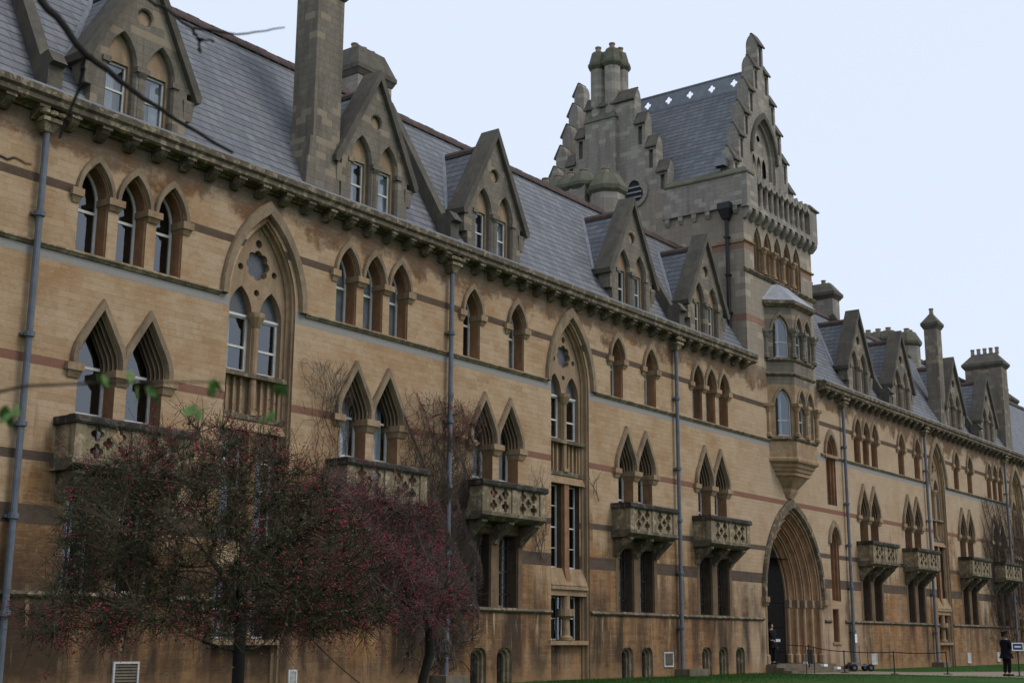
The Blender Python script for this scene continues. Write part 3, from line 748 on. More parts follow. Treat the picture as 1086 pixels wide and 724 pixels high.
# raised party-wall copings running up the slates
q = MB(); n = Vector((0, -1.8, 1)).normalized(); pr = []
for y, hgt in ((.10, .0), (.10, .42), (RY-.02, .42), (RY-.02, .0)): pr.append((y+n.y*hgt*.9, zr(y)+n.z*hgt))
q.extx(pr, -.17, .17); q.extx([(-.38, 14.03), (-.38, 14.60), (-.55, 14.66), (-.30, 15.0), (.2, 14.9), (.2, 14.03)], -.20, .20)
pc = q.build('party_coping', 'cope', B, (16.86, 0, 0))
for x in (31.75, 46.5, 69.3, 84.4): dup(pc, (x, 0, 0), B)
# small snow-guard rail along the cornice front is absent; lead gutter edge
for a, b in ((XA, TX0-.02), (TX1+.02, XB)):
    q = MB(); q.box(a, b, -.44, -.36, 14.0, 14.05); q.build('lead_gutter', 'lead', B)

# ------------------------------------------------------------------ chimneys
def pots(par, pts, z, r=.13, h=.38):
    for x, y in pts:
      mb = MB(); mb.lathe([(r*1.1, z-.05), (r, z+.05), (r*.92, z+h*.75), (r*1.12, z+h*.8), (r*1.12, z+h), (r*.7, z+h), (r*.65, z+h*.4)], 0, 0, 10); mb.build('chimney_pot', 'pot', par, (x, y, 0))
def stack(x0, x1, y0, y1, zb, zc, batter=.0, capt=.75, pp=None, name='chimney', m='grey', poth=.38, ov=.17, insf=.36):
    q = MB(); q.taper(x0-batter, x1+batter*.3, y0-.0, y1+batter, zb, x0-batter*.4, x1, y0, y1, zb+1.8); q.box(x0, x1, y0, y1, zb+1.8, zc)
    c = q.build(name, m, B)
    k_ = MB(); k_.taper(x0-.03, x1+.03, y0-.03, y1+.03, zc-.14, x0-ov, x1+ov, y0-ov, y1+ov, zc+.06); k_.box(x0-ov-.02, x1+ov+.02, y0-ov-.02, y1+ov+.02, zc+.06, zc+.24)
    ins = min((x1-x0), (y1-y0))*insf
    k_.taper(x0-ov, x1+ov, y0-ov, y1+ov, zc+.242, x0+ins, x1-ins, y0+ins, y1-ins, zc+.24+capt); k_.build('cap', 'cope', c)
    pots(c, pp or [((x0+x1)/2, (y0+y1)/2)], zc+.24+capt-.02, h=poth)
    return c
stack(25.72, 26.82, .07, .98, 14.0, 20.62, .25)
stack(78.80, 79.62, .07, .86, 14.0, 20.35, .18, capt=.6, ov=.13)
stack(91.5, 92.75, .07, 2.55, 14.0, 20.05, .2, capt=.75, pp=[(92.12, .45+.42*j) for j in range(5)], poth=.42)
stack(32.3, 34.1, 4.7, 6.0, 15, 21.5, 0, capt=.85, pp=[(32.75, 5.35), (33.2, 5.35), (33.65, 5.35)], m='greyt', poth=.26, ov=.12, insf=.16)
stack(33.2, 34.4, 7.2, 8.4, 15, 22.3, 0, capt=.6, pp=[(33.5, 7.8), (34.1, 7.8)], m='greyt', poth=.4)
stack(69.6, 70.55, 2.8, 6.2, 15, 20.72, 0, capt=.62, pp=[(70.07, 3.5), (70.07, 4.3), (70.07, 5.1)], m='greyt', insf=.3, poth=.24)
stack(104.5, 105.6, 3.2, 4.2, 15, 19.7, 0, capt=.5)
def cluster(xc, yc, zt):
    q = MB(); r = .78; q.lathe([(r, 15), (r, zt)], xc, yc, 8, math.pi/8); c = q.build('chimney', 'greyt', B)
    k_ = MB(); k_.lathe([(r, zt-.12), (r+.13, zt+.02), (r+.15, zt+.2), (r*.72, zt+.85), (.05, zt+.88)], xc, yc, 8, math.pi/8); k_.build('cap', 'mossy', c)
    pots(c, [(xc-.28, yc-.1), (xc+.28, yc-.1)], zt+.86, .17, .22)
    zt += .55; q = MB(); q.box(xc-.55, xc+.45, yc+.8, yc+4.6, 15, zt-.05); c = q.build('chimney', 'greyt', B)
    k_ = MB()
    for j in range(5): k_.lathe([(.55, zt-.2), (.70, zt-.05), (.70, zt+.1), (.42, zt+.58), (.03, zt+.6)], xc-.05, yc+1.2+.68*j, 8, math.pi/8)
    k_.build('cap', 'mossy', c)
    pots(c, [(xc-.05, yc+1.2+.68*j) for j in range(5)], zt+.58, .17, .24)
cluster(46.5, 3.2, 20.42); cluster(82.3, 3.2, 20.1)

# ------------------------------------------------------------------ tower
DEP = 11.9
T_front = .62
def tower():
    m = MB()
    for x in (TX0, TX1): m.quad((x, 0, 13.4), (x, DEP, 13.4), (x, DEP, 22.72), (x, 0, 22.72))
    m.quad((TX0, DEP, 10), (TX1, DEP, 10), (TX1, DEP, 22.72), (TX0, DEP, 22.72))
    m.quad((TX0, 0.4, 22.70), (TX1, .4, 22.70), (TX1, DEP, 22.70), (TX0, DEP, 22.70))
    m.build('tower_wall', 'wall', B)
    # side coping, corbel bands
    q = MB(); q.taper(TX0-.22, TX0+.55, -.38, 4.05, 22.60, TX0-.22, TX0+.55, -.38, 4.05, 22.68); q.taper(TX0-.20, TX0+.55, -.36, 4.05, 22.681, TX0+.1, TX0+.55, -.1, 4.05, 23.0)
    q.build('parapet_coping', 'mossy', B); q = MB()
    q.taper(TX1-.55, TX1+.22, -.38, 4.05, 22.60, TX1-.55, TX1+.22, -.38, 4.05, 22.68); q.taper(TX1-.55, TX1+.2, -.36, 4.05, 22.681, TX1-.55, TX1-.1, -.1, 4.05, 23.0)
    q.build('parapet_coping', 'mossy', B)
    q = MB(); q.box(TX0-.16, TX0-.002, .0, 4.2, 21.1, 22.60); q.build('side_parapet', 'greyt', B); q = MB(); q.box(TX1+.002, TX1+.16, 0, 4.2, 21.1, 22.60); q.build('side_parapet', 'greyt', B)
    q = MB(); q.box(-.14, -.002, -.12, .12, 20.88, 21.1); q.taper(-.06, -.002, -.09, .09, 20.74, -.12, -.002, -.12, .12, 20.88); c = q.build('corbel', 'greyt', B, (TX0, .35, 0))
    for j in range(1, 6): dup(c, (TX0, .35+.72*j, 0), B)
    q = MB(); q.box(TX0-.06, TX0-.002, 0.001, 4.2, 19.36, 19.5); q.build('tower_string', 'trim', B)
    # front parapet with blind arcade, set forward on corbels
    y = -.34; x0, x1 = TX0-.17, TX1+.17
    q = MB(); q.box(x0, x1, y, -.003, 20.98, 21.22); q.box(x0, 54.0, y, .3, 21.222, 22.62); q.box(59.75, x1, y, .3, 21.222, 22.62); q.box(54.003, 59.747, y+.26, .3, 21.223, 22.45)
    p = q.build('parapet', 'greyt', B)
    k_ = MB()
    n = 10; pit_ = (59.75-54.0)/n
    for j in range(n+1):
        x = 54.0+pit_*j
        if 0 < j < n: k_.lathe([(.13, 21.22), (.13, 21.32), (.095, 21.36), (.09, 22.18), (.15, 22.3)], x, y+.13, 8); k_.box(x-.16, x+.16, y-.02, y+.27, 22.301, 22.38)
        if j < n:
            xc = x+pit_/2
            k_.plate([(xc-pit_/2+.002, 22.40), (xc, 22.80), (xc+pit_/2-.002, 22.40), (xc+pit_/2-.002, 22.30), (xc+pit_/2-.1, 22.30), (xc, 22.48), (xc-pit_/2+.1, 22.30), (xc-pit_/2+.002, 22.30)], [], y-.03, y+.28)
    k_.build('blind_arcade', 'greyt', p)
    q = MB(); n = 12
    q.extx([(0, 20.48), (-.10, 20.48), (-.20, 20.58), (-.30, 20.68), (-.36, 20.80), (-.36, 20.97), (0, 20.97)], -.15, .15); c = q.build('corbel', 'greyt', p, (TX0+.1, 0, 0))
    for j in range(1, n): dup(c, (TX0+.1+(TX1-TX0-.2)*j/(n-1), 0, 0), p)
    q = MB(); q.box(x1-.75, x1+.14, y-.1, .4, 22.62, 22.70); q.taper(x1-.75, x1+.12, y-.08, .4, 22.70, x1-.5, x1-.2, y+.15, .4, 22.98); q.build('parapet_coping', 'cope', p)
    # roof
    ra, rb = T_front+.4, DEP-.5; rz = 28.65
    m = MB(); m.strip([[(TX0+.25, yy, 22.75), (TC, yy, rz), (TX1-.25, yy, 22.75)] for yy in (ra, rb)], closed=False)
    r = m.build('tower_roof', 'slate', B)
    m = MB(); m.strip([[(TX0-.0, 7.22+s*3.15, 22.75) for s in (-1, 0, 1)], [(TC, 7.22+s*.0, 28.3) for s in (-1, 0, 1)]], closed=False)
    m = MB(); m.quad((TX0+.5, 4.3, 22.75), (TX0+.5, 7.22, 28.3), (TC, 7.22, 28.3)); m.quad((TX0+.5, 10.2, 22.75), (TX0+.5, 7.22, 28.3), (TC, 7.22, 28.3)); m.build('cross_roof', 'slate', B)
    # pierced lead cresting
    hs = []
    for j in range(7):
        yy = 2.11+1.265*j; hs.append([(-(yy)+dx, z) for dx, z in quatre(0, 28.97, .21)])
    q = MB(); q.plate(rect(-rb, -ra, rz-.08, 29.38), hs, -.03, .03); q.build('cresting', 'lead', r, (TC, 0, 0), -math.pi/2)
    q = MB(); q.box(-.07, .07, ra, rb, 29.381, 29.45); q.build('cresting_cap', 'lead', r, (TC, 0, 0))
    # stepped gables
    hwv = [.30, .85, 1.46, 2.06, 2.66, 3.28]; zt = [31.2, 29.85, 28.45, 27.05, 25.7, 24.3]
    def gable(name, loc, rz_, lo, window, skip=0):
        th = .62
        prof = []
        lv = list(zip(hwv, zt))[skip:]
        for j, (h_, z_) in enumerate(lv):
            prof += [(-h_, (lv[j-1][1]-1.62) if j else z_-.42), (-h_, z_-.42)] if False else []
        L = [(-lv[-1][0], lo)]
        for h_, z_ in reversed(lv):
            L += [(-h_, z_-.63)]
            nx = [a for a, b in lv if a < h_]
            if nx: L += [(-max(nx), z_-.63)]
        L += [(-x, z) for x, z in reversed(L)]
        # remove duplicates of consecutive points
        P = [L[0]]
        for p_ in L[1:]:
            if abs(p_[0]-P[-1][0])+abs(p_[1]-P[-1][1]) > 1e-6: P.append(p_)
        holes = []
        for j, (h_, z_) in enumerate(lv):
            if j == 0: holes.append(rect(-.13, .13, z_-1.75, z_-.75)) if not skip else None
            else:
                for s in (-1, 1): xm = s*(h_-.30); holes.append(rect(xm-.12, xm+.12, z_-1.75, z_-.80))
        wh = []
        if window: wh = [loopw(1.25, lo+.05, 24.6, 2.0)]
        m = MB(); m.fill([P]+holes+wh, 0); m.fill([P], th); m.strip([y3(P, 0), y3(P, th)])
        for hl in holes: m.strip([y3(hl, 0), y3(hl, .25)]); m.fill([hl], .24)
        g = m.build(name, 'greyt', B, loc, rz_)
        for j, (h_, z_) in enumerate(lv):
            # saddle cap, rounded in section, one per step
            segs = [(-h_, h_)] if j == 0 else [(-h_, -lv[j-1][0]-.002), (lv[j-1][0]+.002, h_)]
            for a, b in segs:
                q = MB(); s_front = True; b2 = b
                q.extx([(0, z_-.63), (.0, z_-.60), (.26, z_+.0), (.32, z_+.0), (th-.22, z_-.04), (th-.12, z_-.14), (th-.05, z_-.28), (th-.01, z_-.44), (th, z_-.63)], a, b)
                q.build('saddle_cap', 'greyt', g)
                q = MB(); q.extx([(-.13, z_-.70), (-.13, z_-.63), (.24, z_+.04), (.30, z_+.06), (.38, z_+.03), (.38, z_+.001), (.26, z_+.001), (-.003, z_-.605), (-.003, z_-.64), (-.06, z_-.70)], a-(.03 if a == -h_ else 0), b+(.03 if b == h_ else 0)); q.build('drip_slab', 'cope', g)
        if window:
            f = lambda i: loopw(1.25-i, lo+.05, 24.6, 2.0-i*1.3)
            q = MB(); q.strip([y3(f(0), 0), y3(f(0), .12), y3(f(.12), .15), y3(f(.12), .3)])
            q.fill([f(.11), circ(.17, 0, 25.7, 10), loopw(.22, lo+.4, 24.2, .6)[:], at(loopw(.22, lo+.4, 24.2, .6), .55), at(loopw(.22, lo+.4, 24.2, .6), -.55)], .28)
            q.fill([f(.3)], .5)
            w = q.build('gable_window', 'greyt', g)
            h = MB(); hood(h, arch, 1.27, 2.02, 24.6, .2, -.13); h.build('hood_mould', 'cope', w)
        return g
    gable('stepped_gable', (TC, T_front, 0), 0, 22.70, True)
    gable('stepped_gable', (TC, DEP-.25, 0), math.pi, 22.70, False)
    gable('stepped_gable', (TX0+.02, 7.22, 0), -math.pi/2, 22.72, False, skip=2)
    gable('stepped_gable', (TX1-.02, 7.22, 0), math.pi/2, 22.72, False, skip=2)
    # trefoil louvre under the side gable
    q = MB(); tf = [(.55*(.70+.30*abs(math.cos(1.5*(a-math.pi/2))))*math.cos(a), 22.85+.62*(.70+.30*abs(math.cos(1.5*(a-math.pi/2))))*math.sin(a)) for a in [2*math.pi*j/36 for j in range(36)]]
    q.plate(circ(.78, 0, 22.85, 24), [tf], -.09, -.004); lo = q.build('trefoil_louvre', 'greyt', B, (TX0-.005, 5.80, 0), -math.pi/2)
    q = MB(); q.fill([tf], -.006); q.build('dark_opening', 'inner', lo)
    q = MB()
    for j in range(3): q.box(-.42, .42, -.07, -.02, 22.55+.26*j, 22.63+.26*j)
    q.build('louvre_slats', 'lead', lo)
    # chimney block and clustered shafts on the side gable
    bx0, by0, by1 = TX0-.22, 6.75, 8.55
    q = MB(); q.box(bx0, TX0+1.3, by0, by1, 22.8, 27.0); c = q.build('chimney', 'greyt', B)
    q = MB(); q.taper(bx0-.06, TX0+1.36, by0-.06, by1+.06, 27.0, TX0+.05, TX0+1.1, by0+.35, by1-.35, 27.7); q.build('weathering', 'mossy', c)
    sh = MB(); cpm = MB(); ptl = []
    for dx, dy in ((.28, -.42), (.28, .42), (1.0, -.46), (1.0, .40)):
        x, yy = TX0+dx, 7.62+dy
        sh.lathe([(.42, 27.2), (.40, 27.6), (.40, 29.95)], x, yy, 14)
        cpm.lathe([(.40, 29.90), (.47, 29.98), (.55, 30.10), (.55, 30.24), (.50, 30.26), (.33, 30.90), (.02, 30.92)], x, yy, 8)
        ptl.append((x, yy))
    sh.build('shaft', 'greyt', c, smooth=False); cpm.build('cap', 'mossy', c); pots(c, ptl, 30.9, .15, .34)
    # rain pipe with hopper on the side wall
    q = MB(); q.tube([(TX0-.16, .78, 14.3), (TX0-.16, .78, 20.6)], .085, 8); q.taper(TX0-.3, TX0-.03, .62, .94, 20.5, TX0-.45, TX0-.01, .48, 1.08, 20.95); q.box(TX0-.47, TX0-.01, .46, 1.1, 20.95, 21.25)
    for z in (16, 17.8, 19.6): q.box(TX0-.27, TX0-.005, .66, .9, z, z+.08)
    q.build('rain_pipe', 'iron', B)
    # floodlight on the parapet
    q = MB(); q.tube([(TX0+.1, 1.1, 22.95), (TX0+.1, 1.1, 23.2)], .04, 6); q.tube([(TX0+.1, .82, 23.2), (TX0+.1, 1.38, 23.2)], .03, 6)
    fl = q.build('floodlight', 'iron', B); q = MB(); q.taper(TX0-.12, TX0+.30, .85, 1.35, 23.22, TX0-.06, TX0+.35, .85, 1.35, 23.66); q.build('lamp_body', 'steel', fl)
    # light iron brackets
tower()

# ------------------------------------------------------------------ oriel
def oriel():
    xl, xr, fl, fr, pj = 54.95, 58.75, 55.78, 57.92, -.98
    C = (xl+xr)/2
    def ring(sc, z, py=1.0): return [(C+(xl-C)*sc, .0, z), (C+(fl-C)*sc, pj*py, z), (C+(fr-C)*sc, pj*py, z), (C+(xr-C)*sc, .0, z)]
    def band(mb, lv):
        mb.strip([ring(s, z, p) for s, z, p in lv], closed=False)
    m = MB(); band(m, [(1, 9.62, 1), (1, 10.38, 1)])
    o = m.build('oriel', 'trim', B); m = MB(); band(m, [(1, 12.98, 1), (1, 14.05, 1)]); m.build('spandrel', 'grey', o)
    m = MB(); band(m, [(.18, 7.86, .10), (.32, 8.15, .25), (.36, 8.3, .28), (.62, 8.75, .62), (.66, 8.80, .66)])
    m.build('corbel_base', 'trim', o)
    m = MB(); band(m, [(.66, 8.80, .66), (.74, 8.84, .74), (.74, 8.98, .74), (.80, 9.02, .80), (.84, 9.16, .84), (.90, 9.20, .90), (.94, 9.34, .94), (1.02, 9.40, 1.04), (1.05, 9.46, 1.07), (1.05, 9.56, 1.07), (1, 9.63, 1)]); m.build('corbel_mouldings', 'trim', o)
    for z in (10.40, 13.40, 14.08):
        m = MB(); band(m, [(1, z-.06, 1), (1.05, z, 1.07), (1.07, z+.06, 1.10), (1.05, z+.10, 1.07), (1, z+.13, 1)]); m.build('string_course', 'dark', o)
    import math as mm
    def face(p0, p1, z0, z1, wins, zs, rise, zsill):
        w = (Vector(p1)-Vector(p0)); ln = w.length; ang = mm.atan2(w.y, w.x)
        holes = [at(loopw(h_, zsill, zs, rise), cx*ln) for cx, h_ in wins]
        m = MB(); m.fill([rect(0, ln, z0, z1)]+holes, 0)
        for hl in holes: m.strip([y3(hl, 0), y3(hl, .3)])
        fo = m.build('oriel_face', 'grey' if z0 > 14 else 'trim', o, (p0[0], p0[1], 0), ang)
        return fo, ln
    for z0, z1, zsill, zs, rise in ((10.53, 12.98, 10.60, 12.0, .75), (14.2, 16.65, 14.26, 15.5, .72)):
        for p0, p1, wins in (((xl, 0), (fl, pj), [(.55, .36)]), ((fl, pj), (fr, pj), [(.29, .36), (.71, .36)]), ((fr, pj), (xr, 0), [(.45, .36)])):
            w = (Vector(p1)-Vector(p0)); ln = w.length; ang = math.atan2(w.y, w.x)
            holes = [at(loopw(h_, zsill, zs, rise), cx*ln) for cx, h_ in wins]
            m = MB(); m.fill([rect(0, ln, z0, z1)]+holes, 0)
            for hl in holes: m.strip([y3(hl, 0), y3(hl, .22)])
            mt = 'trim' if z0 < 14 else 'grey'
            b = m.build('oriel_window', mt, B, (p0[0], p0[1], 0), ang)
            h = MB()
            for cx, h_ in wins:
                hm = MB(); hood(hm, arch, h_+.01, rise+.01, zs, .10, -.07); h.v += [(x+cx*ln, y, z) for x, y, z in hm.v] if False else []
                n0 = len(h.v); h.v += [(x+cx*ln, y, z) for x, y, z in hm.v]; h.f += [tuple(i+n0 for i in f_) for f_ in hm.f]
            h.build('hood_mould', 'hood', b)
            s = MB(); g = MB()
            for cx, h_ in wins:
                f = lambda i, cx=cx, h_=h_: at(loopw(h_-i, zsill+i, zs, rise-1.3*i), cx*ln)
                sash(s, f, .13, .06, [(zsill+.72, .055)]); g.fill([f(.05)], .17)
            s.build('sash', 'white', b); g.build('pane', 'glass', b)
            cu = MB()
            for cx, h_ in wins:
                cm = curtain_mb(cx*ln-h_, cx*ln-.02, zsill, zs+.7, .3); n0 = len(cu.v); cu.v += cm.v; cu.f += [tuple(i+n0 for i in f_) for f_ in cm.f]
            cu.build('curtain', 'curtain', b)
            for u in ([0] if len(wins) == 1 else [0.0, .5*ln, ln]):
                c = MB(); c.lathe([(.16, z0), (.16, z0+.14), (.11, z0+.2), (.11, zs-.34), (.14, zs-.3), (.21, zs-.08)], 0, -.05, 8); c.box(-.21, .21, -.25, .1, zs-.08, zs+.06)
                c.build('colonnette', mt, b, (u, 0, 0))
    m = MB(); band(m, [(1, 16.6, 1), (1.10, 16.74, 1.16), (1.13, 16.78, 1.2), (1.13, 16.92, 1.2), (1.02, 16.95, 1.05)]); m.build('eaves', 'dark', o)
    m = MB(); m.strip([ring(1.13, 16.93, 1.2), [(C-.85, .0, 18.0), (C-.55, -.10, 18.0), (C+.55, -.10, 18.0), (C+.85, .0, 18.0)]], closed=False); m.build('lead_roof', 'leadp', o)
    m = MB(); m.quad((xl, .05, 8.9), (xr, .05, 8.9), (xr, .05, 17), (xl, .05, 17)); 
    i = MB(); i.box(xl+.25, xr-.25, -.28, -.26, 10.5, 16.6); i.build('inner_wall', 'inner', o)
oriel()

# ------------------------------------------------------------------ drainpipes, vents, gully blocks (parts of the building)
def pipe(x, n=0):
    q = MB(); q.tube([(0, -.17, .35), (0, -.17, 13.05)], .078, 10)
    for z in (1.9, 4.0, 6.05, 8.1, 10.95): q.lathe([(.09, z), (.125, z+.01), (.125, z+.12), (.09, z+.13)], 0, -.17, 10); q.box(-.16, .16, -.12, .01, z+.03, z+.09)
    p = q.build('drainpipe', 'pipe', B, (x, 0, 0))
    h = MB(); h.taper(-.11, .11, -.27, .01, 13.0, -.22, .22, -.36, .01, 13.22); h.box(-.25, .25, -.40, .01, 13.22, 13.32)
    for a in (-.22, 0, .22): h.lathe([(.02, 13.34), (.11, 13.38), (.12, 13.46), (.03, 13.5)], a, -.38, 7)
    h.build('hopper_head', 'balc', p); return p
P0 = pipe(16.90)
for x in (31.92, 46.32, 63.18, 74.78, 89.75): dup(P0, (x, 0, 0), B)
for x, hx, z1 in ((31.9, .55, .42), (46.75, .75, .40), (74.9, .6, .38)):
    q = MB(); q.box(-hx, hx, -.65, -.02, 0, z1); q.build('gully_block', 'step', B, (x, 0, 0))
for x0, x1, z0, z1, sl_ in ((19.92, 20.66, .2, .92, 1), (25.52, 25.84, .25, .66, 0), (45.15, 45.85, .48, 1.04, 1), (65.6, 66.34, .34, .88, 0), (80.2, 80.86, .26, .85, 0), (85.8, 86.4, .3, .87, 0)):
    q = MB(); q.plate(rect(x0, x1, z0, z1), [rect(x0+.05, x1-.05, z0+.05, z1-.05)], -.05, -.002); v = q.build('vent', 'vent', B)
    s = MB(); n = 9
    for j in range(n):
        z = z0+.05+(z1-z0-.1)*j/n; s.quad((x0+.05, -.04, z), (x1-.05, -.04, z), (x1-.05, -.01, z+(z1-z0-.1)/n*.9), (x0+.05, -.01, z+(z1-z0-.1)/n*.9))
    s.fill([rect(x0+.04, x1-.04, z0+.04, z1-.04)], -.004)
    s.build('louvre', 'slat' if sl_ else 'vent', v)

# ------------------------------------------------------------------ ground
GZ = .12
q = MB(); q.quad((-400, -400, GZ), (600, -400, GZ), (600, 600, GZ), (-400, 600, GZ)); struct(q.build('lawn', 'grass'))
q = MB(); i = q.a([(x, y, GZ+.006) for x, y in [(53.6, -.02), (54.6, -2.5), (55.9, -5.3), (55.4, -10.5), (54.5, -60), (90, -60), (86, -14.5), (72, -9.6), (65.0, -6.3), (60.6, -3.8), (61.5, -.02)]]); q.f.append(tuple(range(i, i+11))); struct(q.build('path', 'path'))
rg = random.Random(3)
g = MB()
def blade(x, y):
    a = rg.uniform(0, 6.28); h = rg.uniform(.03, .085); w = .006; dx, dy = math.cos(a)*w, math.sin(a)*w; lx, ly = rg.uniform(-.03, .03), rg.uniform(-.03, .03)
    g.quad((x-dx, y-dy, GZ), (x+dx, y+dy, GZ), (x+lx, y+ly, GZ+h))
for j in range(16000):
    x = rg.uniform(36, 56.5); y = -abs(rg.gauss(0, 3)) if x < 53 else rg.uniform(-14, -3)
    if x > 53.2+(-y)*.45 and y > -5.3: continue
    if x > 55.5: continue
    blade(x, y)
for j in range(9000):
    x = rg.uniform(61, 92); y = rg.uniform(-13, -.1)
    if y < -3.8-(x-60.6)*.52+.1: continue
    blade(x, y)
o = g.build('grass', 'grass'); struct(o, 'stuff')

# ------------------------------------------------------------------ barrier posts, ropes, signs, cart
def stanchion(x, y, z, label, tilt=0., h=.95):
    t = thing('rope_post', label, 'barrier post', (x, y, z), 0, 'rope barrier posts')
    q = MB(); q.lathe([(.02, .0), (.19, .0), (.19, .02), (.05, .045), (.03, .06)], 0, 0, 14); q.build('base', 'iron', t)
    q = MB(); q.tube([(0, 0, .04), (tilt*.5, 0, h*.5), (tilt, 0, h)], .028, 8, True); q.build('post', 'iron', t)
    q = MB(); q.lathe([(.03, h-.06), (.045, h-.05), (.045, h), (.01, h+.01)], tilt, 0, 10); q.build('head', 'iron', t)
    return Vector((x+tilt, y, z+h-.03))
A1 = stanchion(57.1, -2.2, GZ+.006, 'black rope post beside the small wheeled cart')
A2 = stanchion(56.25, -4.8, GZ+.006, 'middle black rope post on the path edge', -.03)
A3 = stanchion(58.2, -6.4, GZ+.006, 'leaning black rope post at the end of the rope, nearest the man in black', -.10)
def rail_post(x, y, z, label, h=.95):
    q = MB(); q.tube([(0, 0, 0), (0, 0, h)], .03, 8, True); q.lathe([(.06, 0), (.06, .03), (.03, .04)], 0, 0, 10); q.box(-.035, .035, -.035, .035, h, h+.03)
    o = q.build('handrail_post', 'iron', None, (x, y, z)); tag(o, label, 'railing post'); return Vector((x, y, z+h-.04))
B1 = rail_post(56.7, -.72, .352, 'slim black railing post standing on the portal steps', .95)
def rope(a, b, sag, label, r=.018):
    pts = [tuple(a.lerp(b, k/14)-Vector((0, 0, sag*4*(k/14)*(1-k/14)))) for k in range(15)]
    q = MB(); q.tube(pts, r, 6, True); o = q.build('barrier_rope', 'rope'); tag(o, label, 'rope', 'ropes of the barrier')
rope(B1, A1, .05, 'black rope slanting from the step railing post to the first path post')
rope(A1, A2, .04, 'black rope between the cart-side post and the middle post')
rope(A2, A3, .05, 'black rope between the middle post and the leaning end post')
rope(Vector((55.55, .45, 1.40)), B1, .03, 'black rope from the doorway down to the step railing post')
t = thing('sign_stand', 'black folding sign stand in front of the portal steps', 'sign stand', (54.75, -1.65, GZ+.006), R_(-25))
for dx in (-.22, .22):
    q = MB(); q.tube([(dx, 0, 0), (dx, 0, 1.12)], .022, 6, True); q.build('leg', 'iron', t)
q = MB(); q.box(-.15, .15, -.012, .012, .40, 1.0); q.build('board', 'rubber', t)
t = thing('direction_sign', 'navy sign with a white bar on a black post beside the man', 'sign', (57.0, -9.75, GZ+.006), R_(-53))
q = MB(); q.lathe([(.02, 0), (.18, 0), (.18, .02), (.03, .05)], 0, 0, 12); q.build('base', 'iron', t)
q = MB(); q.tube([(0, 0, .03), (0, 0, 1.2)], .026, 8, True); q.build('post', 'iron', t)
q = MB(); q.box(-.24, .24, -.035, -.015, 1.02, 1.34); bd = q.build('board', 'navy', t)
q = MB(); q.plate(rect(-.24, .24, 1.02, 1.34), [rect(-.205, .205, 1.055, 1.305)], -.040, -.0355); q.build('border', 'paper', bd)
q = MB(); q.box(-.13, .13, -.040, -.0355, 1.155, 1.205); q.build('white_bar', 'paper', bd)
t = thing('wheeled_cart', 'small low cart with black wheels and two thin upright rods by the drainpipe', 'cart', (60.35, -1.55, GZ+.006), R_(-40))
q = MB(); q.box(-.55, .55, -.24, .24, .24, .30); q.box(-.50, -.1, -.2, .2, .30, .40); q.build('deck', 'steel', t)
for x in (-.42, .42):
    for y in (-.30, .30):
        w = MB(); w.v = []; L = []
        for r, yy in ((.07, -.05), (.15, -.05), (.17, -.02), (.17, .02), (.15, .05), (.07, .05)): L.append([(r*math.cos(2*math.pi*k/16), yy, .17+r*math.sin(2*math.pi*k/16)) for k in range(16)])
        w.strip(L); wh = w.build('wheel', 'rubber', t, (x, y, 0))
        w = MB(); w.strip([[(.075*math.cos(2*math.pi*k/12), yy, .17+.075*math.sin(2*math.pi*k/12)) for k in range(12)] for yy in (-.04, .04)]); w.fill([circ(.075, 0, .17, 12)], -.035); w.fill([circ(.075, 0, .17, 12)], .035); w.build('hub', 'steel', wh)
for x in (.05, .45):
    q = MB(); q.tube([(x, 0, .3), (x-.03, 0, 1.15)], .014, 6, True); q.build('upright_rod', 'iron', t)
q = MB(); q.box(-.13, .13, -.012, 0, -.2, .2); nt = q.build('notice', 'paper', None, (63.16, -.275, 1.62)); tag(nt, 'white paper notice fixed to the drainpipe above the wheeled cart', 'notice')
q = MB()
for k in range(4): q.box(-.09, .06-.02*k, -.0135, -.0125, .10-.07*k, .115-.07*k)
q.build('printed_lines', 'slat', nt)

# ------------------------------------------------------------------ people
def skin_mesh(name, nodes, edges, m, parent, sub=1):
    me = bpy.data.meshes.new(name); me.from_pydata([n[0] for n in nodes], edges, []); o = bpy.data.objects.new(name, me); COL.objects.link(o)
    o.modifiers.new('skin', 'SKIN'); sv = me.skin_vertices[0].data
    for i_, n in enumerate(nodes): r = n[1]; sv[i_].radius = r if isinstance(r, tuple) else (r, r); sv[i_].use_root = (i_ == 0)
    s_ = o.modifiers.new('sub', 'SUBSURF'); s_.levels = sub; s_.render_levels = sub
    dg = bpy.context.evaluated_depsgraph_get(); em = bpy.data.meshes.new_from_object(o.evaluated_get(dg)); bpy.data.objects.remove(o)
    em.materials.clear(); em.materials.append(MT[m]); em.polygons.foreach_set('use_smooth', [True]*len(em.polygons))
    r = bpy.data.objects.new(name, em); COL.objects.link(r); r.parent = parent; return r
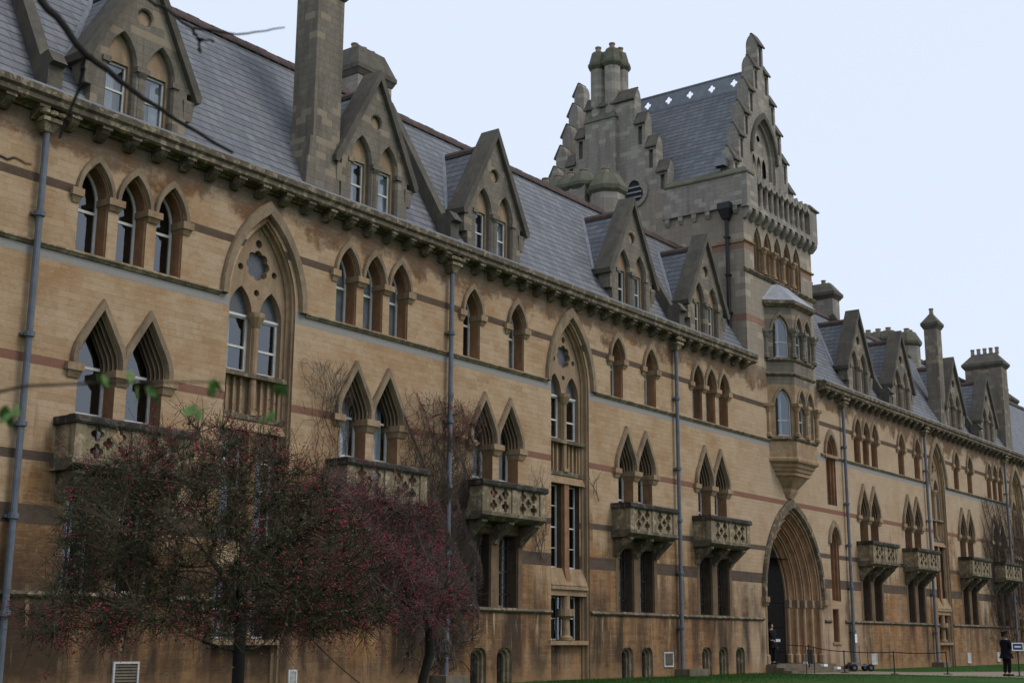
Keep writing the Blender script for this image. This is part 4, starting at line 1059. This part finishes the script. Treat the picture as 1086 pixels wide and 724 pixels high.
def person(loc, rz, label, H=1.78, arms='down', hat=False):
    t = thing('person', label, 'person', loc, rz)
    k = H/1.78
    P = lambda *a: tuple(x*k for x in a)
    if arms == 'phone': el = [(.25, -.02, 1.15), (-.25, -.02, 1.15)]; wr = [(.10, -.27, 1.20), (-.10, -.27, 1.22)]; ha = [(.05, -.34, 1.26), (-.04, -.34, 1.27)]
    else: el = [(.26, .03, 1.13), (-.26, .03, 1.13)]; wr = [(.25, -.03, .88), (-.20, -.18, 1.02)]; ha = [(.25, -.05, .78), (-.12, -.26, 1.04)]
    N = [(P(0, 0, .95), .15), (P(0, 0, 1.15), .135), (P(0, 0, 1.36), .15), (P(0, .01, 1.49), .062), (P(0, -.005, 1.57), .07), (P(0, -.01, 1.66), .098), (P(0, -.01, 1.75), .06),
         (P(.17, 0, 1.42), .07), (P(*el[0]), .045), (P(*wr[0]), .03), (P(*ha[0]), .035), (P(-.17, 0, 1.42), .07), (P(*el[1]), .045), (P(*wr[1]), .03), (P(*ha[1]), .035),
         (P(.10, 0, .86), .095), (P(.11, -.02, .48), .06), (P(.11, .02, .10), .042), (P(.12, -.13, .04), .04), (P(-.10, 0, .86), .095), (P(-.12, -.03, .48), .06), (P(-.12, .02, .10), .042), (P(-.13, -.13, .04), .04),
         (P(0, -.105, 1.64), .018)]
    E_ = [(0, 1), (1, 2), (2, 3), (3, 4), (4, 5), (5, 6), (2, 7), (7, 8), (8, 9), (9, 10), (2, 11), (11, 12), (12, 13), (13, 14), (0, 15), (15, 16), (16, 17), (17, 18), (0, 19), (19, 20), (20, 21), (21, 22), (5, 23)]
    skin_mesh('body', N, E_, 'skin', t)
    for hnd in ha:   # fingers
        for j in range(4):
            q = MB(); x, y, z = P(*hnd); q.tube([(x-.025+.017*j, y-.01, z-.01), (x-.025+.017*j, y-.05, z-.045), (x-.022+.015*j, y-.05, z-.085)], [.010, .009, .006], 5, True); q.build('finger', 'skin', t)
    N2 = [(P(0, 0, .93), .21), (P(0, 0, 1.15), .195), (P(0, .01, 1.36), .20), (P(0, .015, 1.475), .10), (P(.19, .0, 1.41), .095), (P(*el[0]), .072), (P(*wr[0]), .055), (P(-.19, .0, 1.41), .095), (P(*el[1]), .072), (P(*wr[1]), .055), (P(0, 0, .78), .20)]
    skin_mesh('coat', N2, [(0, 1), (1, 2), (2, 3), (2, 4), (4, 5), (5, 6), (2, 7), (7, 8), (8, 9), (0, 10)], 'coat', t)
    N3 = [(P(0, 0, .92), .15), (P(.10, 0, .82), .115), (P(.11, -.02, .48), .085), (P(.11, .02, .12), .07), (P(-.10, 0, .82), .115), (P(-.12, -.03, .48), .085), (P(-.12, .02, .12), .07)]
    skin_mesh('trousers', N3, [(0, 1), (1, 2), (2, 3), (0, 4), (4, 5), (5, 6)], 'coat', t)
    for s in (.12, -.125):
        q = MB(); q.taper(s*k-.05, s*k+.05, -.21*k, .09*k, 0, s*k-.04, s*k+.04, -.18*k, .08*k, .09); q.build('shoe', 'rubber', t)
    N4 = [(P(0, .012, 1.70), .108), (P(0, .03, 1.63), .098), (P(0, .02, 1.755), .075)]
    skin_mesh('hat' if hat else 'hair', N4, [(0, 1), (0, 2)], 'hair', t)
    for s in (-.035, .035):
        q = MB(); q.lathe([(.001, -.008), (.009, 0), (.001, .008)], 0, 0, 6); q.build('eye', 'hair', t, P(s, -.098, 1.675))
    return t
pm = person((57.1, -9.25, GZ+.006), R_(62), 'man in a black coat and dark trousers standing on the path with raised hands', 1.76, 'phone', True)
q = MB(); q.box(-.04, .04, -.008, .008, -.07, .07); q.build('phone', 'rubber', pm, (.0, -.40, 1.30))
pd = person((54.72, .12, .47), R_(-20), 'person in dark clothes holding a white sheet in the portal doorway', 1.78)
q = MB(); q.box(-.10, .10, -.006, .006, -.06, .06); sh = q.build('paper_sheet', 'paper', None, (54.66, -.22, 1.50), R_(-50)); tag(sh, 'small white sheet held by the person in the doorway', 'paper')

# ------------------------------------------------------------------ trees
def grow(base, trunk, crown_c, crown_r, n_att, seed, step=.16, infl=1.4, kill=.28, flat=None, maxit=140):
    rs = np.random.RandomState(seed)
    pts = []
    while len(pts) < n_att:
        p = rs.uniform(-1, 1, (400, 3)); rr = (p**2).sum(1); p = p[(rr < 1) & (rr > .08)]; pts += list(p)
    A = np.array(pts[:n_att])*np.array(crown_r)
    # crown axes: x along view-right, z up
    ax = np.array([.6, -.8, 0]); ay = np.array([.8, .6, 0])
    A = np.outer(A[:, 0], ax)+np.outer(A[:, 1], ay)+np.outer(A[:, 2], [0, 0, 1])+np.array(crown_c)
    if flat is not None: A = A[flat(A)]
    nodes = [np.array(p, float) for p in trunk]; par = list(range(-1, len(trunk)-1))
    N = np.array(nodes)
    alive = np.ones(len(A), bool); near = np.full(len(A), 1e9); ni = np.zeros(len(A), int)
    new0 = 0
    for it in range(maxit):
        sub = N[new0:]
        d = np.sqrt(((A[:, None, :]-sub[None])**2).sum(2)); j = d.argmin(1); dm = d[np.arange(len(A)), j]
        u = dm < near; near[u] = dm[u]; ni[u] = j[u]+new0
        alive &= near > kill
        idx = np.where(alive)[0]
        if it > 3: idx = idx[near[idx] < infl*(3 if it < 25 else 1.6)]
        if len(idx) == 0: break
        dirs = {}
        for i_ in idx:
            v = A[i_]-N[ni[i_]]; dirs.setdefault(ni[i_], []).append(v/np.linalg.norm(v))
        add = []
        for a_, vs in dirs.items():
            v = np.sum(vs, 0)+rs.normal(0, .35, 3)*1.0
            v = v/np.linalg.norm(v); add.append(N[a_]+v*step); par.append(a_)
        new0 = len(N); N = np.vstack([N, np.array(add)])
        if len(N) > 9000: break
    return N, par, rs
def tree(name, label, base, trunk, cc, crr, natt, seed, twm, r_tip, r_max, nberry, berry_fn, leaf_m, leaf_n, twig_n, flat=None, group=None):
    N, par, rs = grow(base, trunk, cc, crr, natt, seed, flat=flat)
    n = len(N); area = np.zeros(n); ch = [[] for _ in range(n)]
    for i_ in range(1, n): ch[par[i_]].append(i_)
    for i_ in range(n-1, -1, -1):
        if not ch[i_]: area[i_] = r_tip**2.3
        if par[i_] >= 0: area[par[i_]] += area[i_]
    rad = np.minimum(area**(1/2.3), r_max)
    t = thing(name, label, 'tree', base, 0, group)
    b0 = Vector(base)
    tm, bm = MB(), MB()
    k_ = len(trunk)
    tm.tube([Vector(p)-b0 for p in trunk], [r_max*(1.25 if q == 0 else 1) for q in range(k_)], 10)
    for i_ in range(k_, n):
        p = par[i_]; a, b = Vector(N[p])-b0, Vector(N[i_])-b0
        big = rad[i_] > .022
        (tm if big else bm).tube([a, b], [min(rad[p], rad[i_]*1.25), rad[i_]], 6 if big else 3)
    tips = [i_ for i_ in range(k_, n) if rad[i_] < .012]
    ends = []
    for j in range(twig_n):
        i_ = tips[rs.randint(len(tips))]; p = Vector(N[i_]); d = Vector(N[i_])-Vector(N[par[i_]]); d = d.normalized()*.6+Vector(rs.normal(0, 1, 3)).normalized()*.8; d.z += .1
        L = float(rs.uniform(.12, .42)) if j % 6 else float(rs.uniform(.4, .85)); m1 = p+d.normalized()*L*.5+Vector(rs.normal(0, .02, 3)); e = p+d.normalized()*L+Vector(rs.normal(0, .05, 3))
        bm.tube([p-b0, m1-b0, e-b0], [.0055, .0042, .0025], 3); ends.append(e); ends.append(m1)
    tr = tm.build('trunk', 'bark', t, smooth=True); cr = bm.build('crown', twm, t)
    bb = MB(); cnt = 0; tries = 0
    while cnt < nberry and tries < nberry*40:
        tries += 1
        e = ends[rs.randint(len(ends))]
        if rs.rand() > berry_fn(e): continue
        sg = float(rs.uniform(.03, .11))
        for q in range(rs.randint(3, 16)):
            c = e+Vector(rs.normal(0, sg, 3))-b0; r = float(rs.uniform(.010, .019))
            i_ = bb.a([c+Vector(v)*r for v in ((1, 0, 0), (-1, 0, 0), (0, 1, 0), (0, -1, 0), (0, 0, 1), (0, 0, -1))])
            for f in ((0, 2, 4), (2, 1, 4), (1, 3, 4), (3, 0, 4), (2, 0, 5), (1, 2, 5), (3, 1, 5), (0, 3, 5)): bb.f.append(tuple(i_+z for z in f))
            cnt += 1
    bb.build('berries', 'berry', cr)
    lf = MB()
    for j in range(leaf_n):
        c = ends[rs.randint(len(ends))]+Vector(rs.normal(0, .05, 3))-b0; u = Vector(rs.normal(0, 1, 3)).normalized(); w = u.orthogonal().normalized(); s = float(rs.uniform(.012, .03))
        lf.quad(c-u*s*1.3, c+w*s*.6, c+u*s*1.3, c-w*s*.6)
    lf.build('leaves', leaf_m, cr)
    return t
rtv = Vector((.6, -.8, 0))
b1 = (14.0, -10.9, GZ)
tree('hawthorn_tree', 'wide hawthorn with a straight trunk, mossy olive twigs and scattered red berries', b1,
     [(14.0, -10.9, GZ), (14.01, -10.9, .7), (13.99, -10.92, 1.3), (14.0, -10.9, 1.75)], (13.68, -10.47, 1.55), (2.75, 2.5, 3.35), 4200, 5, 'twigg', .0052, .095,
     8000, lambda p: .15+.85*(1 if p.z > 3.9 or p.z < 1.9 or (p-Vector(b1)).dot(rtv) > 1.0 else 0.15), 'oliv', 14000, 14500,
     flat=lambda A: (A[:, 2] > 1.85-.16*np.hypot(A[:, 0]-14.0, A[:, 1]+10.9)+.12*np.sin(A[:, 0]*7)) & (A[:, 2] < 4.95) & (np.sin(A[:, 0]*2.3+A[:, 2]*1.1)+np.sin(A[:, 1]*2.7-A[:, 2]*2.9)+np.sin(A[:, 2]*3.7+A[:, 0]*1.3) > -.95))
b2 = (19.45, -9.5, GZ)
tree('hawthorn_tree', 'twiggy hawthorn with a bent trunk near the drainpipe, covered in crimson berries', b2,
     [(19.45, -9.5, GZ), (19.62, -9.72, .62), (19.70, -9.85, 1.2), (19.62, -9.9, 1.8)], (18.80, -8.62, 1.7), (2.25, 1.8, 3.0), 2800, 11, 'twig', .0050, .085,
     14000, lambda p: .45+.55*(1 if (p-Vector(b2)).dot(rtv) > -1.3 else .3), 'oliv', 2500, 12500, flat=lambda A: (A[:, 2] > 1.85-.14*np.hypot(A[:, 0]-19.5, A[:, 1]+9.6)) & (np.sin(A[:, 0]*2.9+A[:, 2]*1.7)+np.sin(A[:, 1]*3.1-A[:, 2]*2.3)+np.sin(A[:, 2]*3.3) > -1.1))
def small_tree():
    base = (119.7, 12, 0); t = thing('bare_tree', 'bare tree top showing beyond the far roof between chimneys', 'tree', base)
    rs = random.Random(5); tm = MB(); tm.tube([(0, 0, 0), (.2, 0, 10), (0, 0, 20)], [.5, .4, .25], 8); tm.build('trunk', 'bark', t)
    c = MB()
    def br(p, d, L, r, n):
        e = p+d*L; c.tube([p, p+d*L*.5+Vector((rs.gauss(0, .1), rs.gauss(0, .1), 0)), e], [r, r*.8, r*.6], 4)
        if n: 
            for k in range(3): br(e, (d+Vector((rs.gauss(0, .55), rs.gauss(0, .55), rs.gauss(.1, .4)))).normalized(), L*.7, r*.6, n-1)
    for k in range(7): br(Vector((0, 0, 18+.3*k)), Vector((rs.gauss(0, .6), rs.gauss(0, .6), 1)).normalized(), 1.9, .10, 4)
    c.build('crown', 'twig', t)
small_tree()

# ------------------------------------------------------------------ climbing vines on the wall
def vine(label, x0, z0, zmax, n, spread, seed, leafz=None, nl=0, depth=.12, r0=.018, steps=46, box=None):
    rs = random.Random(seed); m = MB(); lf = MB(); pts_all = []
    def run(x, z, dx, dz, r, L, lvl):
        pts = [(x, -.05-rs.uniform(0, depth), z)]; ang = math.atan2(dz, dx)
        for k in range(L):
            ang += rs.gauss(0, .28); 
            if math.sin(ang) < -.2 and lvl < 2: ang += .3 if math.cos(ang) > 0 else -.3
            x += math.cos(ang)*.14; z += math.sin(ang)*.14
            if z > zmax+rs.uniform(-.6, 0) or (box and not (box[0] < x < box[1])): break
            if z < .3: break
            pts.append((x, -.04-abs(math.sin(x*3+z*2+seed))*depth-rs.uniform(0, .03), z)); pts_all.append(pts[-1])
            if lvl < 3 and rs.random() < (.20 if lvl == 0 else .22): run(x, z, math.cos(ang+rs.choice((-1, 1))*rs.uniform(.5, 1.2)), math.sin(ang+rs.uniform(-.9, .9)), r*.62, int(L*.5), lvl+1)
        if len(pts) > 2: m.tube(pts, [r*(1-.6*k/len(pts)) for k in range(len(pts))], 4)
    for j in range(n): run(x0+rs.gauss(0, spread), z0+rs.uniform(0, .5), rs.gauss(0, .4), 1, r0*rs.uniform(.6, 1.2), steps, 0)
    if not nl: return tag(m.build('climbing_vine', 'vine'), label, 'vine')
    t = thing('climbing_vine', label, 'vine', (0, 0, 0))
    m.build('stem', 'vine', t)
    if nl:
        c = [p for p in pts_all if leafz is None or leafz(p)]
        for j in range(nl):
            p = Vector(c[rs.randrange(len(c))])+Vector((rs.gauss(0, .06), -abs(rs.gauss(0, .05)), rs.gauss(0, .06))); u = Vector((rs.gauss(0, 1), rs.gauss(0, .4), rs.gauss(0, 1))).normalized(); w = u.orthogonal().normalized(); s = rs.uniform(.025, .06)
            lf.quad(p-u*s, p+w*s*.6, p+u*s, p-w*s*.6)
        lf.build('leaves', 'vinel', t)
    return t
vine('dense leafless creeper with a few crimson leaves climbing around the drainpipe between two balconies', 31.5, .4, 9.3, 30, .55, 4, lambda p: p[2] > 7.6, 420, .22, .022, 60, (29.6, 33.6))
vine('thin bare creeper on the wall between the tall arched bay and the hawthorn-side balcony', 26.0, 5.2, 9.6, 5, .35, 9, None, 0, .06, .014, 40, (25.4, 27.6))
vine('sparse creeper stems spreading between the creeper-wrapped balcony and an arched bay', 37.0, 3.9, 7.7, 7, .3, 12, None, 0, .07, .014, 34, (35.9, 37.6))
vine('thin creeper stems crossing the sill of the arched bay onto the wall', 40.4, 6.2, 7.9, 4, .15, 15, None, 0, .05, .011, 22, (38.0, 42.4))
vine('tangled leafless creeper covering the wall behind the man in black', 89.2, .5, 10.9, 11, 1.7, 21, lambda p: p[2] < 6, 90, .15, .018, 70, (84.2, 97))

# ------------------------------------------------------------------ overhanging foreground branches
def bough(name, label, main, rad, subs):
    q = MB(); 
    def wob(pts, a, seed):
        rs = random.Random(seed); out = []
        for k in range(len(pts)-1):
            A_, B_ = Vector(pts[k]), Vector(pts[k+1])
            for j in range(5): out.append(A_.lerp(B_, j/5)+(Vector((rs.gauss(0, a), rs.gauss(0, a), rs.gauss(0, a))) if j else Vector()))
        return out+[Vector(pts[-1])]
    m = wob(main, .004, 1); q.tube(m, [rad*(1-.72*k/len(m)) for k in range(len(m))], 7)
    for s_, (pts, r) in enumerate(subs):
        w_ = wob(pts, .0022, s_+5); q.tube(w_, [r*(1-.4*k/len(w_)) for k in range(len(w_))], 5)
        rs = random.Random(s_)
        for p in w_[2::3]: q.tube([p, p+Vector((rs.gauss(0, .008), rs.gauss(0, .008), rs.gauss(0, .01)))], [r*1.5, r*.8], 4)
    o = q.build(name, 'bark', None, smooth=True); tag(o, label, 'branch'); return o
bough('bare_bough', 'thick dark bare bough with a hanging twig crossing in front of a dormer', [(2.45, -22.2, 4.02), (2.60, -22.31, 3.85), (2.75, -22.42, 3.64), (2.91, -22.57, 3.48), (3.15, -22.82, 3.28)], .020,
      [([(2.75, -22.42, 3.64), (2.765, -22.38, 3.52), (2.75, -22.30, 3.33)], .008)])
bough('bare_twig', 'thin knobbly twig against the sky above the chimney', [(2.80, -22.55, 3.95), (2.85, -22.63, 3.85), (2.97, -22.76, 3.735), (3.08, -22.89, 3.715), (3.18, -23.04, 3.74)], .008,
      [([(2.97, -22.76, 3.735), (3.0, -22.77, 3.69), (3.01, -22.77, 3.645)], .006), ([(2.99, -22.77, 3.70), (3.03, -22.81, 3.69)], .005)])
bough('bare_twig', 'short dark twig in front of the upper wall beside the drainpipe', [(2.45, -21.9, 3.33), (2.63, -22.12, 3.26), (2.70, -22.21, 3.23)], .010, [])
def leaf_mb(m, p, u, nrm, L, wd):
    w = u.cross(nrm).normalized(); n = 6; a, b = [], []
    for k in range(n+1):
        s = k/n; wdt = wd*math.sin(math.pi*min(1, s*.93+.04))**.8; c = p+u*L*s+nrm*(-.12*L*math.sin(s*2.2))
        a.append(c-w*wdt+nrm*wdt*.25); b.append(c+w*wdt+nrm*wdt*.25)
    mid = [p+u*L*(k/n)+nrm*(-.12*L*math.sin(k/n*2.2)) for k in range(n+1)]
    m.strip([a, mid, b], closed=False)
st = MB(); lv = MB()
path_ = [Vector(p) for p in ((1.55, -23.65, 1.99), (1.70, -23.85, 2.05), (1.82, -24.01, 2.06), (1.96, -24.2, 2.062), (2.05, -24.31, 2.05))]
st.tube(path_, [.0045, .0036, .0028, .0016, .0008], 6)
rs = random.Random(8)
tr_ = thing('leafy_branch', 'green leafy twig, blurred, hanging in front of the balcony windows', 'branch', tuple(path_[0]))
o = st.build('stem', 'twigg', tr_, smooth=True); o.location = -path_[0]
for p, nleaf in (((1.69, -23.81, 2.0), 3), ((1.70, -23.83, 1.985), 2), ((1.80, -23.99, 2.065), 2), ((1.845, -24.04, 2.075), 2), ((1.87, -24.07, 2.04), 3), ((1.96, -24.2, 2.055), 3), ((2.045, -24.3, 2.05), 3), ((2.05, -24.28, 1.985), 2), ((1.94, -24.14, 1.995), 2)):
    for k in range(nleaf):
        u = Vector((rs.gauss(0, .5), rs.gauss(0, .5), -rs.uniform(.3, 1.2))).normalized(); nn = u.orthogonal().normalized(); nn.rotate(Matrix.Rotation(rs.uniform(0, 6.28), 3, u))
        L = rs.uniform(.03, .05); leaf_mb(lv, Vector(p)+Vector((rs.gauss(0, .012), rs.gauss(0, .012), .012)), u, nn, L, L*.27)
o = lv.build('leaves', 'leaf', tr_, smooth=True); o.location = -path_[0]
